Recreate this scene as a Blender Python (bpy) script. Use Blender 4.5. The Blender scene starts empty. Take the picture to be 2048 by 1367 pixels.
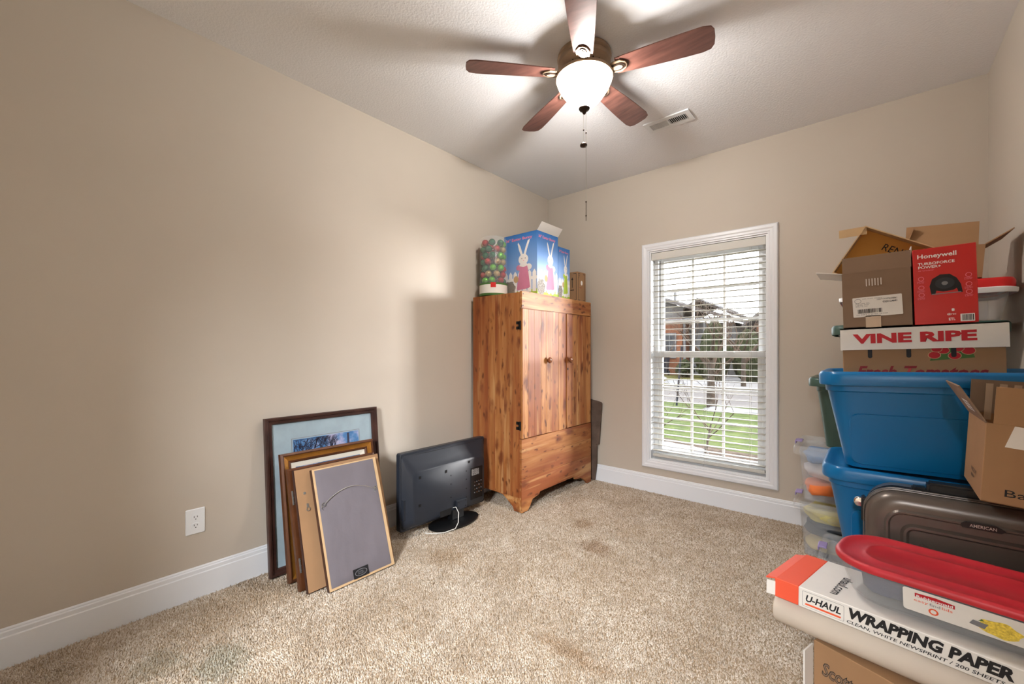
import bpy, bmesh, math, random
from mathutils import Matrix, Vector, noise
R = math.radians
scn = bpy.context.scene
COL = scn.collection
random.seed(7)

# ------------------------------------------------------------------ camera, sky, sun, exposure
cam_d = bpy.data.cameras.new('camera')
cam = bpy.data.objects.new('camera', cam_d); COL.objects.link(cam)
cam.location = (2.496, 0.0, 1.188)
cam.rotation_euler = (R(90), 0, R(40.5))
cam_d.sensor_width = 36.0
cam_d.lens = 837.0 / 2048.0 * 36.0
cam_d.shift_y = 0.0097
cam_d.clip_start = 0.03
scn.camera = cam

SKY = 9.0
world = bpy.data.worlds.new('sky'); scn.world = world
world.use_nodes = True
bg = world.node_tree.nodes['Background']
bg.inputs['Color'].default_value = (0.93, 0.96, 1.0, 1)
bg.inputs['Strength'].default_value = SKY
sun_d = bpy.data.lights.new('sun', 'SUN'); sun_d.energy = 9.0; sun_d.angle = R(1.0); sun_d.color = (1, .93, .82)
sun = bpy.data.objects.new('sun', sun_d); COL.objects.link(sun)
sun.rotation_euler = Vector((0.90, 0.06, 0.42)).to_track_quat('Z', 'Y').to_euler()
LAMP_W = 30.0; LAMP_DOWN_W = 16.0
# added lamp for an assumed sunlit wall: low side light through the window
side_d = bpy.data.lights.new('added_side_light', 'AREA'); side_d.shape = 'RECTANGLE'; side_d.size = 1.6; side_d.size_y = 1.1
side_d.energy = 1250.0; side_d.color = (1, .98, .97)
side = bpy.data.objects.new('added_side_light', side_d); COL.objects.link(side)
side.location = (6.0, 8.2, 1.95)
side.rotation_euler = (Vector((6.0, 8.2, 1.95))-Vector((1.55, 3.5, 1.4))).to_track_quat('Z', 'Y').to_euler()
# added fill light in the unseen hall; it shines through the doorway
hall_d = bpy.data.lights.new('hall_fill', 'AREA'); hall_d.shape = 'DISK'; hall_d.size = .60
hall_d.energy = 300.0; hall_d.color = (.93, .965, 1.0)
hall = bpy.data.objects.new('hall_fill', hall_d); COL.objects.link(hall)
hall.location = (2.85, -2.30, 2.45)
hall.rotation_euler = (Vector((2.85, -2.30, 2.45))-Vector((1.6, .6, 1.1))).to_track_quat('Z', 'Y').to_euler()
scn.view_settings.view_transform = 'Standard'
scn.view_settings.look = 'None'
scn.view_settings.gamma = 1.0
scn.view_settings.use_curve_mapping = False
scn.view_settings.exposure = 0.36

# ------------------------------------------------------------------ materials
def lin(c):
    return tuple(((v/255)/12.92 if v/255 <= .04045 else ((v/255+.055)/1.055)**2.4) for v in c)
MATS = {}
class NT:
    def __init__(s, name):
        s.m = bpy.data.materials.new(name); s.m.use_nodes = True
        s.t = s.m.node_tree; s.n = s.t.nodes; s.l = s.t.links
        s.b = s.n['Principled BSDF']; s.out = s.n['Material Output']
        MATS[name] = s.m
    def node(s, kind, **kw):
        n = s.n.new(kind)
        for k, v in kw.items():
            if k in n.inputs: n.inputs[k].default_value = v
            else: setattr(n, k, v)
        return n
    def link(s, a, b): s.l.new(a, b)
    def coords(s, kind='Object', scale=(1, 1, 1), rnd=0.0):
        tc = s.node('ShaderNodeTexCoord'); mp = s.node('ShaderNodeMapping')
        mp.inputs['Scale'].default_value = scale
        s.link(tc.outputs[kind], mp.inputs['Vector'])
        if rnd:
            oi = s.node('ShaderNodeObjectInfo'); mu = s.node('ShaderNodeMath', operation='MULTIPLY')
            mu.inputs[1].default_value = rnd
            s.link(oi.outputs['Random'], mu.inputs[0])
            cb = s.node('ShaderNodeCombineXYZ')
            for i in range(3): s.link(mu.outputs[0], cb.inputs[i])
            s.link(cb.outputs[0], mp.inputs['Location'])
        return mp.outputs['Vector']
    def noise(s, vec, scale, detail=3, rough=.55):
        n = s.node('ShaderNodeTexNoise'); n.inputs['Scale'].default_value = scale
        n.inputs['Detail'].default_value = detail; n.inputs['Roughness'].default_value = rough
        s.link(vec, n.inputs['Vector']); return n.outputs['Fac']
    def ramp(s, fac, stops):
        r_ = s.node('ShaderNodeValToRGB'); el = r_.color_ramp.elements
        while len(el) < len(stops): el.new(.5)
        for e, (p, c) in zip(el, stops): e.position = p; e.color = (*c, 1)
        s.link(fac, r_.inputs['Fac']); return r_.outputs['Color']
    def mix(s, fac, a, b, mode='MIX'):
        m = s.node('ShaderNodeMix', data_type='RGBA', blend_type=mode)
        for v, i in ((fac, 0), (a, 6), (b, 7)):
            if hasattr(v, 'is_linked'): s.link(v, m.inputs[i])
            else: m.inputs[i].default_value = v if i == 0 else (*v, 1)
        return m.outputs[2]
    def bump(s, h, strength=.3, dist=.01):
        b = s.node('ShaderNodeBump'); b.inputs['Strength'].default_value = strength
        b.inputs['Distance'].default_value = dist
        s.link(h, b.inputs['Height']); s.link(b.outputs['Normal'], s.b.inputs['Normal'])
    def set(s, color=None, rough=.5, metal=0, spec=.5):
        if color is not None:
            if hasattr(color, 'is_linked'): s.link(color, s.b.inputs['Base Color'])
            else: s.b.inputs['Base Color'].default_value = (*color, 1)
        s.b.inputs['Roughness'].default_value = rough; s.b.inputs['Metallic'].default_value = metal
        s.b.inputs['Specular IOR Level'].default_value = spec
        return s.m

def plain(name, rgb, rough=.5, metal=0, spec=.4, bump=0, bscale=80, var=0):
    t = NT(name); c = lin(rgb); col = c
    v = t.coords()
    if var:
        f_ = t.noise(v, bscale*.12, 4)
        col = t.ramp(f_, [(.3, tuple(x*(1-var) for x in c)), (.7, tuple(min(1, x*(1+var)) for x in c))])
    t.set(col, rough, metal, spec)
    if bump: t.bump(t.noise(v, bscale, 4), bump, .004)
    return t.m

def make_materials():
    # paint
    t = NT('wall_paint'); v = t.coords()
    t.set(t.ramp(t.noise(v, 1.3, 3), [(.3, lin((188, 178, 165))), (.7, lin((192, 182, 169)))]), .55, 0, .3)
    t.bump(t.noise(v, 190, 2), .05, .003)
    t = NT('ceiling_paint'); v = t.coords()
    t.set(lin((236, 237, 240)), .8, 0, .1)
    t.bump(t.noise(v, 85, 4, .6), .35, .006)
    plain('trim_white', (226, 228, 232), .35, bump=.02, bscale=60)
    plain('vinyl_white', (228, 230, 232), .4)
    plain('slat_white', (206, 204, 197), .5); plain('slat_dimmed', (176, 172, 162), .55)  # slats get a darker copy of the white, their backlit shade in the colour
    # carpet
    t = NT('carpet'); v = t.coords()
    at_ = t.node('ShaderNodeAttribute'); at_.attribute_name = 'tint'
    n3 = t.noise(v, 3.2, 4, .6); n4 = t.noise(v, 16, 3, .6)
    c = t.ramp(at_.outputs['Fac'], [(.0, lin((160, 140, 116))), (.35, lin((200, 184, 164))), (1, lin((230, 220, 208)))])
    c = t.mix(t.ramp(n3, [(.40, (.35,)*3), (.60, (0, 0, 0))]), c, lin((164, 142, 116)))
    c = t.mix(t.ramp(n4, [(.40, (.30,)*3), (.60, (0, 0, 0))]), c, lin((156, 134, 108)))
    # stains with a shape of their own
    tc = t.node('ShaderNodeTexCoord')
    def stain(c, cx, cy, rx, ry, col, amt):
        mp = t.node('ShaderNodeMapping'); mp.inputs['Location'].default_value = (-cx/rx, -cy/ry, 0)
        mp.inputs['Scale'].default_value = (1/rx, 1/ry, 0)
        t.link(tc.outputs['Object'], mp.inputs['Vector'])
        ln = t.node('ShaderNodeVectorMath', operation='LENGTH'); t.link(mp.outputs['Vector'], ln.inputs[0])
        ad = t.node('ShaderNodeMath', operation='MULTIPLY_ADD'); t.link(t.noise(v, 14, 4, .65), ad.inputs[0])
        ad.inputs[1].default_value = 1.5; t.link(ln.outputs['Value'], ad.inputs[2])
        f_ = t.ramp(ad.outputs[0], [(.0, (amt,)*3), (.999, (0, 0, 0))])
        r_ = t.node('ShaderNodeMapRange'); t.link(ad.outputs[0], r_.inputs[0])
        r_.inputs[1].default_value = 1.2; r_.inputs[2].default_value = 1.75
        r_.inputs[3].default_value = amt; r_.inputs[4].default_value = 0
        m = t.node('ShaderNodeMix', data_type='RGBA', blend_type='MULTIPLY')
        t.link(r_.outputs[0], m.inputs[0]); t.link(c, m.inputs[6]); m.inputs[7].default_value = (*col, 1)
        return m.outputs[2]
    c = stain(c, .60, .50, .17, .12, (.58, .63, .60), .8)
    c = stain(c, .42, .34, .13, .10, (.62, .66, .62), .6)
    c = stain(c, 1.23, 2.27, .13, .12, (.62, .52, .44), .8)
    c = stain(c, .98, 2.53, .09, .12, (.68, .58, .48), .7)
    c = stain(c, 1.60, 1.42, .22, .06, (.72, .60, .48), .6)
    c = stain(c, .62, 1.62, .16, .14, (.76, .66, .54), .6)
    c = stain(c, .25, .75, .22, .40, (.74, .66, .56), .5)
    t.set(c, .95, 0, .1)
    # cedar, one for each grain direction
    for nm, sc in (('cedar_upright', (1, 1, .07)), ('cedar_level', (1, .07, 1))):
        t = NT(nm); v = t.coords(scale=sc, rnd=7.0)
        n = t.noise(v, 30, 5, .6); nb = t.noise(v, 9, 3, .5); ns_ = t.noise(v, 17, 2, .5)
        c = t.ramp(n, [(.30, lin((142, 82, 42))), (.5, lin((184, 124, 70))), (.72, lin((206, 154, 98)))])
        c = t.mix(t.ramp(nb, [(.44, (0, 0, 0)), (.60, (.9,)*3)]), c, lin((140, 72, 38)))
        c = t.mix(t.ramp(ns_, [(.60, (0, 0, 0)), (.70, (.7,)*3)]), c, lin((222, 178, 120)))
        ks = tuple(.42 if s < 1 else 1 for s in sc)
        kv = t.coords(scale=ks, rnd=5.0)
        dn = t.node('ShaderNodeTexNoise'); dn.inputs['Scale'].default_value = 26; dn.inputs['Detail'].default_value = 3
        t.link(kv, dn.inputs['Vector'])
        vm = t.node('ShaderNodeVectorMath', operation='MULTIPLY_ADD'); t.link(dn.outputs['Color'], vm.inputs[0])
        vm.inputs[1].default_value = (.05, .05, .05); t.link(kv, vm.inputs[2])
        for vs_, a_, b_, col in ((11, .14, .36, (104, 50, 28)), (24, .12, .30, (74, 34, 22))):
            vo = t.node('ShaderNodeTexVoronoi'); vo.inputs['Scale'].default_value = vs_; t.link(vm.outputs[0], vo.inputs['Vector'])
            # only some cells carry a knot
            pk = t.ramp(vo.outputs['Color'], [(.30, (0, 0, 0)), (.40, (1, 1, 1))])
            kn = t.ramp(vo.outputs['Distance'], [(a_, (.92,)*3), (b_, (0, 0, 0))])
            mk = t.mix(1.0, kn, pk, 'MULTIPLY')
            c = t.mix(mk, c, lin(col))
        oi = t.node('ShaderNodeObjectInfo')
        c = t.mix(t.ramp(oi.outputs['Random'], [(0, (.06,)*3), (1, (.50,)*3)]), c, lin((128, 72, 36)))
        t.set(c, .46, 0, .28); t.bump(n, .06, .002)
    plain('carpet_plain', (190, 170, 146), .95)
    plain('old_board', (92, 76, 66), .7, bump=.3, bscale=60, var=.4)
    plain('black_iron', (22, 20, 20), .5, .4)
    plain('knob_wood', (128, 74, 42), .25)
    # paper and card
    plain('kraft', (158, 122, 88), .85, bump=.08, bscale=30, var=.10)
    plain('kraft_grey', (132, 108, 88), .85, bump=.08, bscale=30, var=.08)
    plain('kraft_orange', (206, 148, 74), .8, bump=.05, bscale=40, var=.08)
    plain('kraft_pale', (196, 164, 124), .85, var=.06)
    plain('card_white', (226, 222, 216), .6, var=.03)
    plain('card_red', (196, 36, 34), .35, bump=.06, bscale=60)
    plain('card_orange', (232, 88, 58), .6)
    plain('dust_paper', (110, 104, 110), .65, bump=.5, bscale=16, var=.12)
    plain('print_red', (186, 28, 40), .6); plain('print_black', (24, 23, 26), .6)
    plain('print_white', (240, 238, 236), .6); plain('print_maroon', (140, 40, 44), .7)
    plain('print_grey', (120, 120, 124), .6); plain('print_orange', (232, 92, 52), .6)
    plain('print_pink', (238, 130, 150), .6); plain('print_green', (70, 110, 50), .6)
    plain('print_lime', (170, 196, 60), .6); plain('print_yellow', (236, 200, 80), .6, var=.35, bscale=1600)
    plain('print_dress', (206, 130, 160), .6, var=.06); plain('print_fur', (232, 228, 226), .6)
    t = NT('print_bush'); v = t.coords(); t.set(t.ramp(t.noise(v, 330, 4, .7), [(.42, lin((52, 44, 36))), (.52, lin((130, 118, 104))), (.62, lin((232, 228, 222)))]), .6)
    t = NT('print_sky'); v = t.coords('Generated')
    sx = t.node('ShaderNodeSeparateXYZ'); t.link(v, sx.inputs[0])
    t.set(t.ramp(sx.outputs['Z'], [(.0, lin((176, 196, 230))), (.55, lin((120, 160, 216))), (1, lin((30, 104, 176)))]), .3)
    # picture frames
    plain('dark_wood', (58, 36, 30), .35, bump=.15, bscale=90, var=.4)
    plain('gilt', (166, 112, 46), .32, .55, var=.25, bscale=60)
    plain('gilt_dark', (84, 48, 26), .35, .1, var=.3)
    plain('linen', (214, 206, 192), .85, bump=.2, bscale=300)
    plain('mat_board', (146, 162, 170), .9, var=.08, bscale=90)
    t = NT('winter_print'); v = t.coords()
    t.set(t.ramp(t.noise(v, 9, 6, .65), [(.3, lin((40, 78, 128))), (.5, lin((88, 128, 172))), (.62, lin((160, 160, 190))), (.75, lin((200, 186, 196)))]), .25)
    plain('print_trunk', (46, 46, 66), .6)
    plain('wire_steel', (200, 200, 196), .3, .9)
    # plastics
    plain('tv_plastic', (37, 41, 49), .36, bump=.04, bscale=400)
    plain('tv_dark', (12, 13, 15), .4)
    plain('cable_white', (206, 204, 198), .5)
    plain('blue_plastic', (0, 104, 162), .32); plain('green_plastic', (62, 88, 80), .35)
    plain('red_plastic', (188, 44, 54), .42, bump=.05, bscale=40, var=.22)
    plain('red_lid', (214, 34, 36), .35)
    plain('white_plastic', (232, 234, 236), .35); plain('lilac_plastic', (156, 140, 190), .4)
    plain('case_shell', (98, 89, 82), .30, .3); plain('case_black', (20, 20, 22), .4)
    plain('chrome', (190, 190, 190), .15, 1)
    plain('foam_beige', (206, 194, 180), .6)
    for nm, col, tr in (('clear_plastic', (232, 236, 240), .80), ('clear_case', (235, 238, 240), .86)):
        t = NT(nm); t.set(lin(col), .22, 0, .5)
        tp = t.node('ShaderNodeBsdfTransparent'); mx = t.node('ShaderNodeMixShader'); mx.inputs[0].default_value = tr
        t.link(t.b.outputs[0], mx.inputs[1]); t.link(tp.outputs[0], mx.inputs[2]); t.link(mx.outputs[0], t.out.inputs[0])
    t = NT('window_glass'); t.set((1, 1, 1), .02)
    tp = t.node('ShaderNodeBsdfTransparent'); gl = t.node('ShaderNodeBsdfGlossy'); gl.inputs['Roughness'].default_value = .02
    mx = t.node('ShaderNodeMixShader'); mx.inputs[0].default_value = .05
    t.link(tp.outputs[0], mx.inputs[1]); t.link(gl.outputs[0], mx.inputs[2]); t.link(mx.outputs[0], t.out.inputs[0])
    # fabrics
    for nm, c in (('cloth_white', (226, 222, 224)), ('cloth_orange', (240, 130, 70)), ('cloth_blue', (120, 156, 200)), ('cloth_grey_blue', (140, 158, 176)),
                  ('cloth_yellow', (222, 208, 110)), ('cloth_cream', (214, 196, 140)), ('cloth_dark', (52, 58, 66)), ('cloth_navy', (60, 66, 92)), ('cloth_pink', (236, 150, 120))):
        plain(nm, c, .95, bump=.5, bscale=120, var=.08)
    # fan
    t = NT('blade_wood'); v = t.coords(scale=(.12, 1, 1))
    t.set(t.ramp(t.noise(v, 40, 4), [(.3, lin((78, 48, 42))), (.7, lin((112, 74, 64)))]), .32, 0, .5)
    plain('bronze', (164, 140, 116), .42, .4, var=.2, bscale=40); plain('bronze_dark', (58, 44, 36), .4, .6)
    t = NT('bowl_glass'); tl = t.node('ShaderNodeBsdfTranslucent'); tl.inputs['Color'].default_value = (.035, .031, .024, 1)
    tp = t.node('ShaderNodeBsdfTransparent'); tp.inputs['Color'].default_value = (1, .97, .9, 1)
    df = t.node('ShaderNodeBsdfPrincipled'); df.inputs['Base Color'].default_value = (.95, .9, .8, 1); df.inputs['Roughness'].default_value = .2
    m1 = t.node('ShaderNodeMixShader'); m1.inputs[0].default_value = .25
    t.link(tl.outputs[0], m1.inputs[1]); t.link(df.outputs[0], m1.inputs[2])
    m2 = t.node('ShaderNodeMixShader'); m2.inputs[0].default_value = .5
    t.link(m1.outputs[0], m2.inputs[1]); t.link(tp.outputs[0], m2.inputs[2]); t.link(m2.outputs[0], t.out.inputs[0])
    # outdoors (dark, as they stand in full daylight)
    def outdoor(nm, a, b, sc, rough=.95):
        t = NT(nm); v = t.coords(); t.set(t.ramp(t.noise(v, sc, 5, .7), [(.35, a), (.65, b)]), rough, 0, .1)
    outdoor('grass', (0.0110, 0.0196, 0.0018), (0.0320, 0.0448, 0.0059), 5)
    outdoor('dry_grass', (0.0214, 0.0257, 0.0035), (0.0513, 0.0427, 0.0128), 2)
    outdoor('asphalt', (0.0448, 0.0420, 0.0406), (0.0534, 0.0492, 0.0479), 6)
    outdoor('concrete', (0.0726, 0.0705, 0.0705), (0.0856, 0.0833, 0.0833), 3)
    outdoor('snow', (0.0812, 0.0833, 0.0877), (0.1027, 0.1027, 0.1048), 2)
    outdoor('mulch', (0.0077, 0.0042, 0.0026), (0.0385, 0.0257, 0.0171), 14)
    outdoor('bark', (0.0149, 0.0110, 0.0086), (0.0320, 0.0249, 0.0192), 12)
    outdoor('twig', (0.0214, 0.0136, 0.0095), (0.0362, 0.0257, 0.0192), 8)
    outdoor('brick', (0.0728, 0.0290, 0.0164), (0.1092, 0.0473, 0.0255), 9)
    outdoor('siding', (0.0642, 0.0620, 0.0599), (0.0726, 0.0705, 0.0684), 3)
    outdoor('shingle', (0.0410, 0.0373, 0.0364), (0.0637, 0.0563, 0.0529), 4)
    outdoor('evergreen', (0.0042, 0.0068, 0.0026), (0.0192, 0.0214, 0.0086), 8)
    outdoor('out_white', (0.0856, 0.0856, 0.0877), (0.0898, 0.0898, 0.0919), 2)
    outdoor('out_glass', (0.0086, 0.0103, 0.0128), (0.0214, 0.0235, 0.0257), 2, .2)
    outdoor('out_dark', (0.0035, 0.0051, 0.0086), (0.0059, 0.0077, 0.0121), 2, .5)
make_materials()
M = MATS

# ------------------------------------------------------------------ mesh helpers
class MB:
    def __init__(s): s.v = []; s.f = []
    def add(s, vs, fs):
        o = len(s.v); s.v += [tuple(p) for p in vs]; s.f += [tuple(i+o for i in f_) for f_ in fs]; return s
    def box(s, x0, x1, y0, y1, z0, z1):
        vs = [(x, y, z) for z in (z0, z1) for y in (y0, y1) for x in (x0, x1)]
        return s.add(vs, [(0, 2, 3, 1), (4, 5, 7, 6), (0, 1, 5, 4), (2, 6, 7, 3), (0, 4, 6, 2), (1, 3, 7, 5)])
    def loft(s, loops, cap0=True, cap1=True, close=True):
        n = len(loops[0]); vs = [p for l in loops for p in l]; fs = []
        for i in range(len(loops)-1):
            for j in range(n if close else n-1):
                k = (j+1) % n
                fs.append((i*n+j, i*n+k, (i+1)*n+k, (i+1)*n+j))
        if cap0: fs.append(tuple(range(n-1, -1, -1)))
        if cap1: fs.append(tuple(range((len(loops)-1)*n, len(loops)*n)))
        return s.add(vs, fs)
    def tube(s, path, r, n=8, cap=True):
        path = [Vector(p) for p in path]; loops = []
        rr = r if isinstance(r, (list, tuple)) else [r]*len(path)
        up = None
        for i, p in enumerate(path):
            d = (path[min(i+1, len(path)-1)]-path[max(i-1, 0)]).normalized()
            if up is None: up = Vector((0, 0, 1)) if abs(d.z) < .9 else Vector((1, 0, 0))
            a = d.cross(up).normalized(); b = a.cross(d).normalized(); up = b
            loops.append([p+(a*math.cos(t)+b*math.sin(t))*rr[i] for t in [2*math.pi*k/n for k in range(n)]])
        return s.loft(loops, cap, cap)
    def lathe(s, prof, n=32, c=(0, 0, 0), cap0=True, cap1=True):
        loops = [[(c[0]+r_*math.cos(2*math.pi*k/n), c[1]+r_*math.sin(2*math.pi*k/n), c[2]+z) for k in range(n)] for r_, z in prof]
        return s.loft(loops, cap0, cap1)
    def prism(s, pts, o, u, v, depth, base=0.0):
        o, u, v = Vector(o), Vector(u), Vector(v); w = u.cross(v).normalized()
        return s.loft([[o+u*a+v*b+w*base for a, b in pts], [o+u*a+v*b+w*(base+depth) for a, b in pts]])
    def xf(s, m):
        s.v = [tuple(m @ Vector(p)) for p in s.v]; return s
    def build(s, name, mat, parent=None, bevel=0, seg=2, smooth=False, sharp=40):
        bm = bmesh.new(); vs = [bm.verts.new(p) for p in s.v]
        for f_ in s.f:
            try: bm.faces.new([vs[i] for i in f_])
            except ValueError: pass
        bmesh.ops.recalc_face_normals(bm, faces=bm.faces)
        if bevel:
            es = [e for e in bm.edges if len(e.link_faces) == 2 and e.calc_face_angle(0) > R(35)]
            bmesh.ops.bevel(bm, geom=es, offset=bevel, segments=seg, affect='EDGES', clamp_overlap=True)
        if smooth:
            for f_ in bm.faces: f_.smooth = True
            for e in bm.edges:
                if len(e.link_faces) == 2 and e.calc_face_angle(0) > R(sharp): e.smooth = False
        me = bpy.data.meshes.new(name); bm.to_mesh(me); bm.free()
        return link(name, me, mat, parent)
BASES = {}
def link(name, me, mat, parent=None):
    me.materials.append(M[mat] if isinstance(mat, str) else mat)
    o = bpy.data.objects.new(name, me); COL.objects.link(o)
    if parent is not None:
        o.parent = parent
        off = BASES.get(parent.name)
        if off is not None: o.location = -off
        elif BASES.get('sub:'+parent.name): pass
    return o
def tag(o, label=None, cat=None, group=None, kind=None):
    for k, v in (('label', label), ('category', cat), ('group', group), ('kind', kind)):
        if v: o[k] = v
    return o
def thing(name, label, cat, loc=(0, 0, 0), rot=(0, 0, 0), group=None, world=False):
    """Empty at the thing's base. world=True: its parts are modelled in room coordinates."""
    o = bpy.data.objects.new(name, None); COL.objects.link(o)
    o.location = loc; o.rotation_euler = rot; o.empty_display_size = .05
    if world: BASES[o.name] = Vector(loc)
    return tag(o, label, cat, group)
def rrect(w, h, r, n=5, cx=0, cy=0):
    pts = []
    for sx, sy, a0 in ((1, 1, 0), (-1, 1, 90), (-1, -1, 180), (1, -1, 270)):
        for k in range(n+1):
            a = R(a0+90*k/n)
            pts.append((cx+sx*(w/2-r)+r*math.cos(a), cy+sy*(h/2-r)+r*math.sin(a)))
    return pts
def ring(w, h, r, z, n=5, cx=0, cy=0): return [(x, y, z) for x, y in rrect(w, h, r, n, cx, cy)]
def circ(r, n=24, cx=0, cy=0, ry=None):
    return [(cx+r*math.cos(2*math.pi*k/n), cy+(ry or r)*math.sin(2*math.pi*k/n)) for k in range(n)]
def struct(o): o['kind'] = 'structure'; return o

def print_poly(name, pts, o, u, v, mat, parent, lift=.0006):
    """flat printed shape lying on a face: origin o, axes u (right) and v (up)"""
    m = MB(); o, u, v = Vector(o), Vector(u).normalized(), Vector(v).normalized(); w = u.cross(v)
    m.add([o+u*a+v*b+w*lift for a, b in pts], [tuple(range(len(pts)))])
    ob = m.build(name, mat, parent)
    if (ob.data.polygons[0].normal.dot(w) < 0): ob.data.flip_normals()
    return ob
def lettering(text, w, h, o, u, v, mat, parent, lift=.0008, bold=0.0, name='lettering', shear=0.0):
    """printed text whose box is w x h with lower-left corner at o"""
    cu = bpy.data.curves.new('t', 'FONT'); cu.body = text; cu.resolution_u = 2; cu.offset = bold; cu.shear = shear
    cu.space_line = .95
    to = bpy.data.objects.new('t', cu); COL.objects.link(to)
    bpy.context.view_layer.update()
    me = bpy.data.meshes.new_from_object(to.evaluated_get(bpy.context.evaluated_depsgraph_get()))
    bpy.data.objects.remove(to); bpy.data.curves.remove(cu)
    xs = [p.co.x for p in me.vertices]; ys = [p.co.y for p in me.vertices]
    x0, x1, y0, y1 = min(xs), max(xs), min(ys), max(ys)
    o, u, v = Vector(o), Vector(u).normalized(), Vector(v).normalized(); n = u.cross(v)
    for p in me.vertices:
        p.co = o+u*((p.co.x-x0)/(x1-x0)*w)+v*((p.co.y-y0)/(y1-y0)*h)+n*lift
    me.name = name; me.materials.clear()
    return link(name, me, mat, parent)
def copy_tree(o, parent=None):
    c = o.copy(); COL.objects.link(c)
    if parent: c.parent = parent
    for ch in list(o.children): copy_tree(ch, c)
    return c
def lump(name, mat, c, size, seed, amp=.25, parent=None, sub=3, freq=9):
    bm = bmesh.new(); bmesh.ops.create_icosphere(bm, subdivisions=sub, radius=1)
    for p in bm.verts:
        q = p.co.copy()
        q = Vector([math.copysign(abs(t)**.6, t) for t in q])
        d = 1+amp*noise.noise(q*freq*.16+Vector((seed, seed*1.7, 0)))+amp*.35*noise.noise(q*freq*.5+Vector((0, seed, 3)))
        p.co = Vector((c[0]+q.x*size[0]*d, c[1]+q.y*size[1]*d, c[2]+q.z*size[2]*d))
    for f_ in bm.faces: f_.smooth = True
    me = bpy.data.meshes.new(name); bm.to_mesh(me); bm.free()
    return link(name, me, mat, parent)
X, Y, Z = Vector((1, 0, 0)), Vector((0, 1, 0)), Vector((0, 0, 1))

# ------------------------------------------------------------------ the room
RX, RY, RZ, NY, WT = 3.0, 3.5, 2.74, -1.10, .15
WX0, WX1, WZ0, WZ1 = 1.062, 1.938, .268, 2.044        # window opening
struct(MB().box(-WT, RX+WT, NY-WT, RY+WT, -.12, -.010).build('floor', 'carpet'))
struct(MB().box(-WT, RX+WT, NY-WT, RY+WT, RZ, RZ+.12).build('ceiling', 'ceiling_paint'))
struct(MB().box(-WT, 0, NY-WT, RY+WT, 0, RZ).build('wall_left', 'wall_paint'))
struct(MB().box(RX, RX+WT, NY-WT, RY+WT, 0, RZ).build('wall_right', 'wall_paint'))
m = MB().box(0, WX0, RY, RY+WT, 0, RZ).box(WX1, RX, RY, RY+WT, 0, RZ)
m.box(WX0, WX1, RY, RY+WT, 0, WZ0).box(WX0, WX1, RY, RY+WT, WZ1, RZ)
struct(m.build('wall_back', 'wall_paint'))
# wall behind the camera with the doorway
OX0, OX1, OZ1 = 1.75, 2.70, 2.05
m = MB().box(0, OX0, NY-WT, NY, 0, RZ).box(OX1, RX, NY-WT, NY, 0, RZ).box(OX0, OX1, NY-WT, NY, OZ1, RZ)
struct(m.build('wall_front', 'wall_paint'))
# hall behind the doorway
HX0, HX1, HY0 = .9, 4.4, -3.3
struct(MB().box(HX0-WT, HX1+WT, HY0-WT, NY-WT, -.12, -.005).build('floor_hall', 'carpet_plain'))
struct(MB().box(HX0-WT, HX1+WT, HY0-WT, NY-WT, RZ, RZ+.12).build('ceiling_hall', 'ceiling_paint'))
struct(MB().box(HX0-WT, HX1+WT, HY0-WT, HY0, 0, RZ).build('wall_hall', 'wall_paint'))
struct(MB().box(HX0-WT, HX0, HY0, NY-WT, 0, RZ).build('wall_hall_left', 'wall_paint'))
struct(MB().box(HX1, HX1+WT, HY0, NY-WT, 0, RZ).build('wall_hall_right', 'wall_paint'))
struct(MB().box(RX+WT, HX1+WT, NY-WT, NY, 0, RZ).build('wall_hall_front', 'wall_paint'))

def baseboard(name, p0, p1, nrm):
    """profile extruded from p0 to p1 along the wall, standing out along nrm"""
    prof = [(0, -.01), (.014, -.01), (.014, .108), (.011, .112), (.011, .128), (.007, .132), (.007, .137), (.003, .142), (0, .142)]
    m = MB(); n = Vector(nrm)
    m.loft([[Vector(p)+n*a+Z*b for a, b in prof] for p in (p0, p1)])
    return struct(m.build(name, 'trim_white'))
baseboard('baseboard_left', (0, NY, 0), (0, RY-.014, 0), X)
baseboard('baseboard_back', (0, RY, 0), (RX, RY, 0), -Y)
baseboard('baseboard_right', (RX, NY, 0), (RX, RY-.014, 0), -X)

# window: casing, jamb, two sashes of nine panes
win = struct(bpy.data.objects.new('window_1', None)); COL.objects.link(win)
win.location = ((WX0+WX1)/2, RY, WZ0); BASES['window_1'] = Vector(win.location)
def casing(side):
    w = .066; prof = [(0, 0), (.012, 0), (.012, .010), (.016, .016), (.016, .030), (.020, .040), (.020, .058), (.012, .066), (0, .066)]
    x0, x1, z0, z1 = WX0, WX1, WZ0, WZ1
    c = {'l': ((x0, z0), (x0, z1), (-1, -1), (-1, 1)), 'r': ((x1, z1), (x1, z0), (1, 1), (1, -1)),
         't': ((x0, z1), (x1, z1), (-1, 1), (1, 1)), 'b': ((x1, z0), (x0, z0), (1, -1), (-1, -1))}[side]
    m = MB()
    m.loft([[(p[0]+q[0]*b, RY-a, p[1]+q[1]*b) for a, b in prof] for p, q in ((c[0], c[2]), (c[1], c[3]))])
    return m.build('casing', 'trim_white', win)
for s_ in 'lrtb': casing(s_)
j = .012
for bx in ((WX0, WX0+j, WZ0, WZ1), (WX1-j, WX1, WZ0, WZ1), (WX0+j, WX1-j, WZ1-j, WZ1), (WX0+j, WX1-j, WZ0, WZ0+j)):
    MB().box(bx[0], bx[1], RY-.002, RY+.085, bx[2], bx[3]).build('jamb', 'vinyl_white', win)
fx0, fx1, fz0, fz1 = WX0+j, WX1-j, WZ0+j, WZ1-j
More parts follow.
